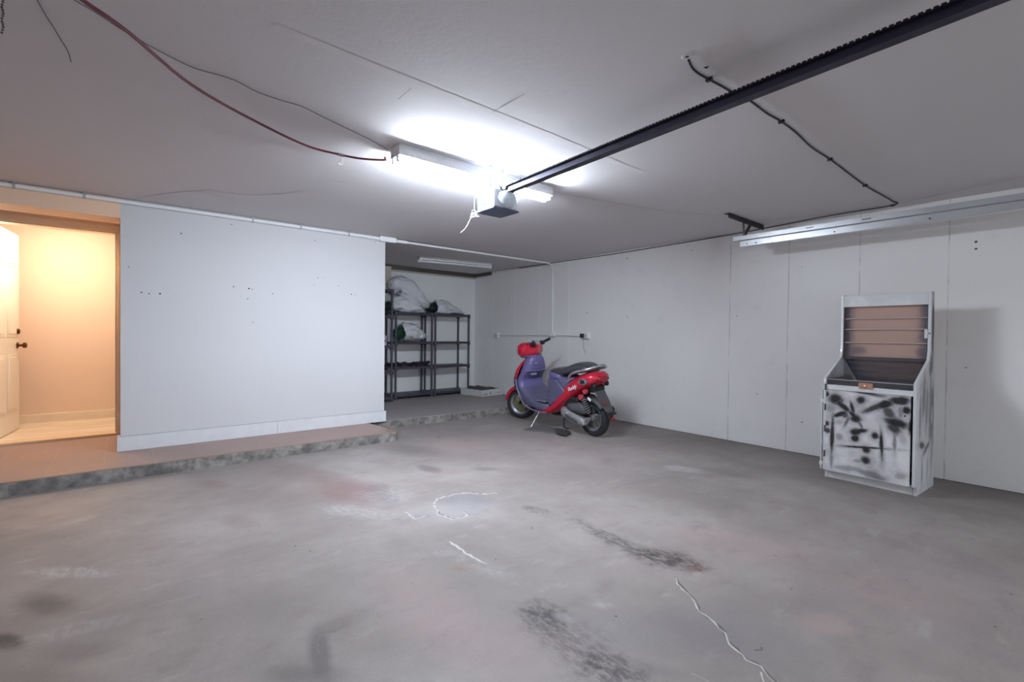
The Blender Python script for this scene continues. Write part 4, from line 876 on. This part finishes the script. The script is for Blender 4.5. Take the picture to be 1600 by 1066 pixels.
# engine, transmission case, air box, shock
cz_ = MB()
rs = []
for (u, z, h_, w2) in [(.40, .25, .045, .05), (.36, .245, .07, .055), (.28, .225, .075, .06), (.18, .195, .07, .06), (.08, .175, .06, .058), (.03, .168, .04, .05), (.01, .165, .02, .04)]:
    rs.append(sup((.105, z), w2, h_, 2.8, 24, lambda a, b, u=u: V((u, a, b))))
cz_.rings(rs).build('transmission_case', ALU, sc, smooth=True, sub=1)
MB().prism([(.30, .235), (.10, .185), (.085, .155), (.28, .195)], .162, .172, 1).build('case_cover', mat('dull_case_cover', (96, 96, 98), .5, metal=.5, var=.15), sc, bev=.006)
MB(Matrix.Translation((.25, .172, .25)) @ Matrix.Rotation(rad(14), 4, 'Y')).box((-.024, 0, -.005), (.024, .0015, .006)).build('pale_mark', mat('white_script', (226, 224, 228), .4), sc)
rs = []
for (u, z, h_, w2) in [(.30, .315, .015, .03), (.26, .32, .045, .06), (.18, .325, .062, .07), (.08, .322, .068, .07), (.01, .315, .06, .06), (-.02, .31, .035, .04)]:
    rs.append(sup((.105, z), w2, h_, 2.5, 24, lambda a, b, u=u: V((u, a, b))))
MB().rings(rs).build('air_box', GRY, sc, smooth=True, sub=1)
MB().box((.02, -.12, .20), (.42, .06, .34)).box((.10, -.15, .33), (.50, .15, .44)).build('engine_block', BLK, sc, bev=.02, seg=3)
MB().tube(smoothline([(.40, -.1, .20), (.2, -.15, .19), (.0, -.15, .25), (-.14, -.15, .30)]), [.02, .03, .045, .045]+[.045]*30 if 0 else .035, 14).build('muffler', mat('dark_muffler', (52, 50, 52), .5, metal=.5), sc, smooth=True)
shk = MB().tube([(.035, .135, .45), (-.075, .125, .25)], .010, 10).build('shock_absorber', BLK, sc, smooth=True)
sp_ = []
for k in range(90):
    f = k/89; a = f*2*pi*7; c = V((.028, .134, .437)).lerp(V((-.055, .127, .285)), f); ax = (V((-.075, .125, .25))-V((.035, .135, .45))).normalized(); u = V((0, 1, 0)); u = (u-ax*u.dot(ax)).normalized(); w2 = ax.cross(u); sp_.append(c+(u*cos(a)+w2*sin(a))*.027)
MB().tube(sp_, .0052, 8).build('coil_spring', mat('spring_steel', (150, 146, 150), .35, metal=.6), shk, smooth=True)
RDC = mat('faded_red_cap', (164, 58, 72), .5)
MB().lathe([(.03, -.018), (.033, 0), (.03, .018)], (.038, .15, .452), (0, 1, 0), 20).build('red_cap', RDC, shk, smooth=True)
MB().lathe([(.028, -.018), (.03, 0), (.024, .018)], (-.03, .15, .52), (0, 1, 0), 20).build('turn_signal', RDC, sc, smooth=True)
# inner rear fender hugging the wheel, licence-plate flap
TR = Matrix.Translation((0, 0, .209)); rs = []
for k in range(15):
    t = rad(32)+rad(112)*k/14; r = .232; ring = []
    for j in range(9):
        a = -1+2*j/8; ring.append(V(((r-.035*abs(a)**3)*cos(t), .072*a, (r-.035*abs(a)**3)*sin(t))))
    rs.append(ring)
MB(TR).rings(rs, cap=False, closed=False).build('inner_fender', GRY, sc, smooth=True, solid=.006, ang=1.5)
MB().rings([sup((0, 0), hw, th, 3, 20, lambda a, b, c=c: V(c)+V((b*.8, a, b*.5))) for c, hw, th in [((-.03, 0, .60), .075, .02), ((-.09, 0, .53), .080, .016), ((-.145, 0, .44), .078, .014), ((-.215, 0, .335), .070, .014), ((-.24, 0, .30), .055, .012)]]).build('rear_fender', GRY, sc, smooth=True, sub=1)
MB().box((-.03, -.07, .0), (-.0, .07, .14)).v
pt = MB(Matrix.Translation((-.295, 0, .32)) @ Matrix.Rotation(rad(24), 4, 'Y')); pt.box((-.014, -.075, .02), (-.008, .075, .12)); pt.build('dark_red_reflector', mat('dim_red_plate', (90, 40, 46), .5), sc) if 0 else None
MB(Matrix.Translation((-.195, .03, .395)) @ Matrix.Rotation(rad(25), 4, 'Y')).box((-.006, -.03, -.018), (.0, .03, .018)).build('red_print', mat('dim_red_print', (120, 48, 54), .6), sc)
MB().lathe([(.026, 0), (.028, .03), (.02, .045)], (-.09, .09, .59), (-.6, .3, 0), 16).build('tail_lamp_stalk', BLK, sc, smooth=True)
MB().lathe([(.026, 0), (.028, .03), (.02, .045)], (-.09, -.09, .59), (-.6, -.3, 0), 16).build('tail_lamp_stalk', BLK, sc, smooth=True)
MB().rings([sup((0, .655), hw, .036, 2.6, 20, lambda a, b, u=u: V((u, a, b))) for u, hw in [(-.13, .10), (-.165, .085), (-.18, .05)]]).build('tail_light', mat('tail_light_red', (150, 16, 34), .15, coat=.5), sc, smooth=True)
MB().box((-.275, -.06, .275), (-.235, .06, .30)).box((-.268, -.02, .22), (-.25, .02, .278)).build('reflector_bracket', BLK, sc, bev=.004)
MB().lathe([(.022, 0), (.022, .012), (.016, .016)], (-.262, -.005, .23), (-.9, .3, 0), 18).build('red_reflector', mat('reflector_red', (150, 20, 40), .2), sc, smooth=True)
MB(Matrix.Translation((-.10, .15, .455)) @ Matrix.Rotation(rad(-30), 4, 'Y')).box((-.02, 0, -.03), (.03, .004, .0)).build('paper_tag', mat('white_tag', (222, 222, 222), .7), sc)
MB().box((-.10, -.09, .50), (.20, .09, .58)).build('tail_frame', BLK, sc, bev=.02)
MB().tube([(0, -.06, .209), (0, .13, .209)], .018, 12).bar((.06, .10, .19), (-.02, .10, .205), .03, .03).build('rear_axle', ALU, sc, smooth=True)
MB().tube(smoothline([(.98, 0, .24), (.7, 0, .175), (.45, 0, .19)]), .03, 12).build('frame_tube', BLK, sc, smooth=True)
# side stand and centre stand
MB().tube([(.80, .13, .19), (.80, .20, .10), (.805, .29, -.012)], .010, 10).box((.77, .285, -.020), (.84, .335, -.008)).build('side_stand', SIL, sc, smooth=True)
MB().tube(smoothline([(.36, .12, .17), (.33, .16, .10), (.30, .17, .075), (.24, .17, .07)]), .009, 8).tube([(.36, -.12, .17), (.30, -.16, .08)], .009, 8).bar((.36, -.12, .16), (.36, .12, .16), .02, .02).build('centre_stand', BLK, sc, smooth=True)
# headset: turns with the fork about the steering axis
TH = Matrix.Translation((1.07, 0, .935)) @ Matrix.Rotation(STR, 4, 'Z')
hs = []
for (u, z, hw, hh) in [(-.13, .01, .09, .045), (-.11, .005, .12, .075), (-.04, -.002, .138, .094), (.05, -.006, .136, .102), (.12, -.008, .118, .095), (.16, -.005, .09, .075), (.172, -.003, .062, .055)]:
    hs.append(sup((0, z), hw, hh, 2.7, 28, lambda a, b, u=u: V((u, a, b))))
hd = MB(TH).rings(hs).build('headset', RED, sc, smooth=True, sub=1)
MB(TH).lathe([(.066, .14), (.066, .170), (.05, .188), (.01, .195)], (0, 0, -.008), (1, 0, 0), 28).build('headlight', mat('headlight_glass', (224, 226, 230), .12, coat=.5), hd, smooth=True)
MB(TH).rings([sup((0, -.08), hw, .03, 2.5, 24, lambda a, b, u=u: V((u, a, b))) for u, hw in [(-.10, .09), (0, .12), (.10, .10), (.13, .07)]]).build('headset_underside', PUD, hd, smooth=True)
gg = MB(TH @ Matrix.Translation((-.045, 0, .092)) @ Matrix.Rotation(rad(-10), 4, 'Y')); gg.lathe([(1., -.012), (1., .006), (.9, .012), (.02, .014)], seg=28); gg.v = [tuple(TH @ Matrix.Translation((-.045, 0, .092)) @ Matrix.Rotation(rad(-10), 4, 'Y') @ V((x*.07, y*.1, z))) for x, y, z in [(TH @ Matrix.Translation((-.045, 0, .092)) @ Matrix.Rotation(rad(-10), 4, 'Y')).inverted() @ V(v) for v in gg.v]]
gg.build('gauge', mat('silver_gauge', (186, 188, 192), .25, metal=.3), hd, smooth=True)
for s in (-1, 1):
    MB(TH).tube([(-.05, s*.10, .05), (-.08, s*.15, .07), (-.10, s*.19, .082)], .012, 10).build('handlebar', BLK, hd, smooth=True)
    MB(TH).tube([(-.095, s*.18, .08), (-.10, s*.19, .083), (-.145, s*.29, .112), (-.15, s*.297, .114)], [.015, .0175, .0175, .014], 12).build('grip', BLK, hd, smooth=True)
    MB(TH).box((-.12, s*.16-.025, .05), (-.05, s*.16+.025, .10)).build('switch_pod', BLK, hd, bev=.01)
    MB(TH).tube(smoothline([(-.05, s*.16, .07), (-.02, s*.20, .075), (-.06, s*.28, .095)]), .005, 8).build('brake_lever', mat('dark_lever', (60, 54, 66), .4, metal=.4), hd, smooth=True)
MB().tube([(1.06, 0, .80), (1.06, 0, .90)], .055, 18).build('steering_collar', PUD, sc, smooth=True)
# ignition, bag hook, and label of the inner cover
MB().lathe([(.016, 0), (.016, .01), (.01, .014)], (.938, .045, .765), (-1, 0, .3), 16).build('ignition', SIL, sc, smooth=True)
MB().lathe([(.008, 0), (.006, .008)], (.955, .115, .765), (-1, .6, .2), 12).build('knob', SIL, sc, smooth=True)
MB().rings([sup((0, 0), .045, .013, 3, 18, lambda a, b, o=o: V((.985-o+.10*abs(a), .045+a, .63+b*1.1))) for o in (-.01, .012)]).build('bag_hook', mat('lilac_grey_hook', (150, 146, 166), .35), sc, smooth=True)
MB().tube(smoothline([(.95, -.14, .68), (.938, 0, .672), (.95, .13, .68), (.99, .172, .678), (1.08, .182, .675)]), .004, 6).build('glove_box_seam', mat('seam_light', (140, 132, 170), .4), sc, smooth=True)

# rag / flattened card on the floor beneath the stand
random.seed(8)
rag = [at(770+X/5.61, 510+Y/5.61, 2, .004) for X, Y in [(262,900),(300,912),(350,918),(430,925),(500,938),(560,945),(600,950),(600,905),(560,893),(500,880),(440,862),(380,868),(330,888)]]
mb = MB(); n = len(rag); cc = sum(rag, V())/n
ring2 = [cc.lerp(p, .9)+V((0, 0, .006+.006*noise.noise(p*12))) for p in rag]; ring3 = [cc.lerp(p, .5)+V((0, 0, .004+.010*abs(noise.noise(p*9)))) for p in rag]
mb.rings([[V((p.x, p.y, .0005)) for p in rag], rag, ring2, ring3, [cc+V((0, 0, .006))+(p-cc)*.02 for p in rag]])
tag(mb.build('flattened_rag', mat('grey_rag', (100, 98, 98), .9, var=.12, scale=14, bmp=.4), smooth=True), 'crumpled grey rag on the floor under the scooter stand', 'rag')
sq = [at(770+X/5.61, 510+Y/5.61, 2, .020) for X, Y in [(540,915),(560,893),(655,910),(687,932),(640,958),(560,938)]]
tag(MB().add([V((p.x, p.y, .015)) for p in sq]+[V(p)+V((0, 0, .004*(i % 2))) for i, p in enumerate(sq)], [tuple(range(6))[::-1], tuple(range(6, 12))]+[(i, (i+1) % 6, 6+(i+1) % 6, 6+i) for i in range(6)]).build('dark_pad', mat('dark_card', (58, 56, 58), .85, bmp=.3)), 'dark square pad lying at the edge of the grey rag', 'pad')
bpy.context.view_layer.update()
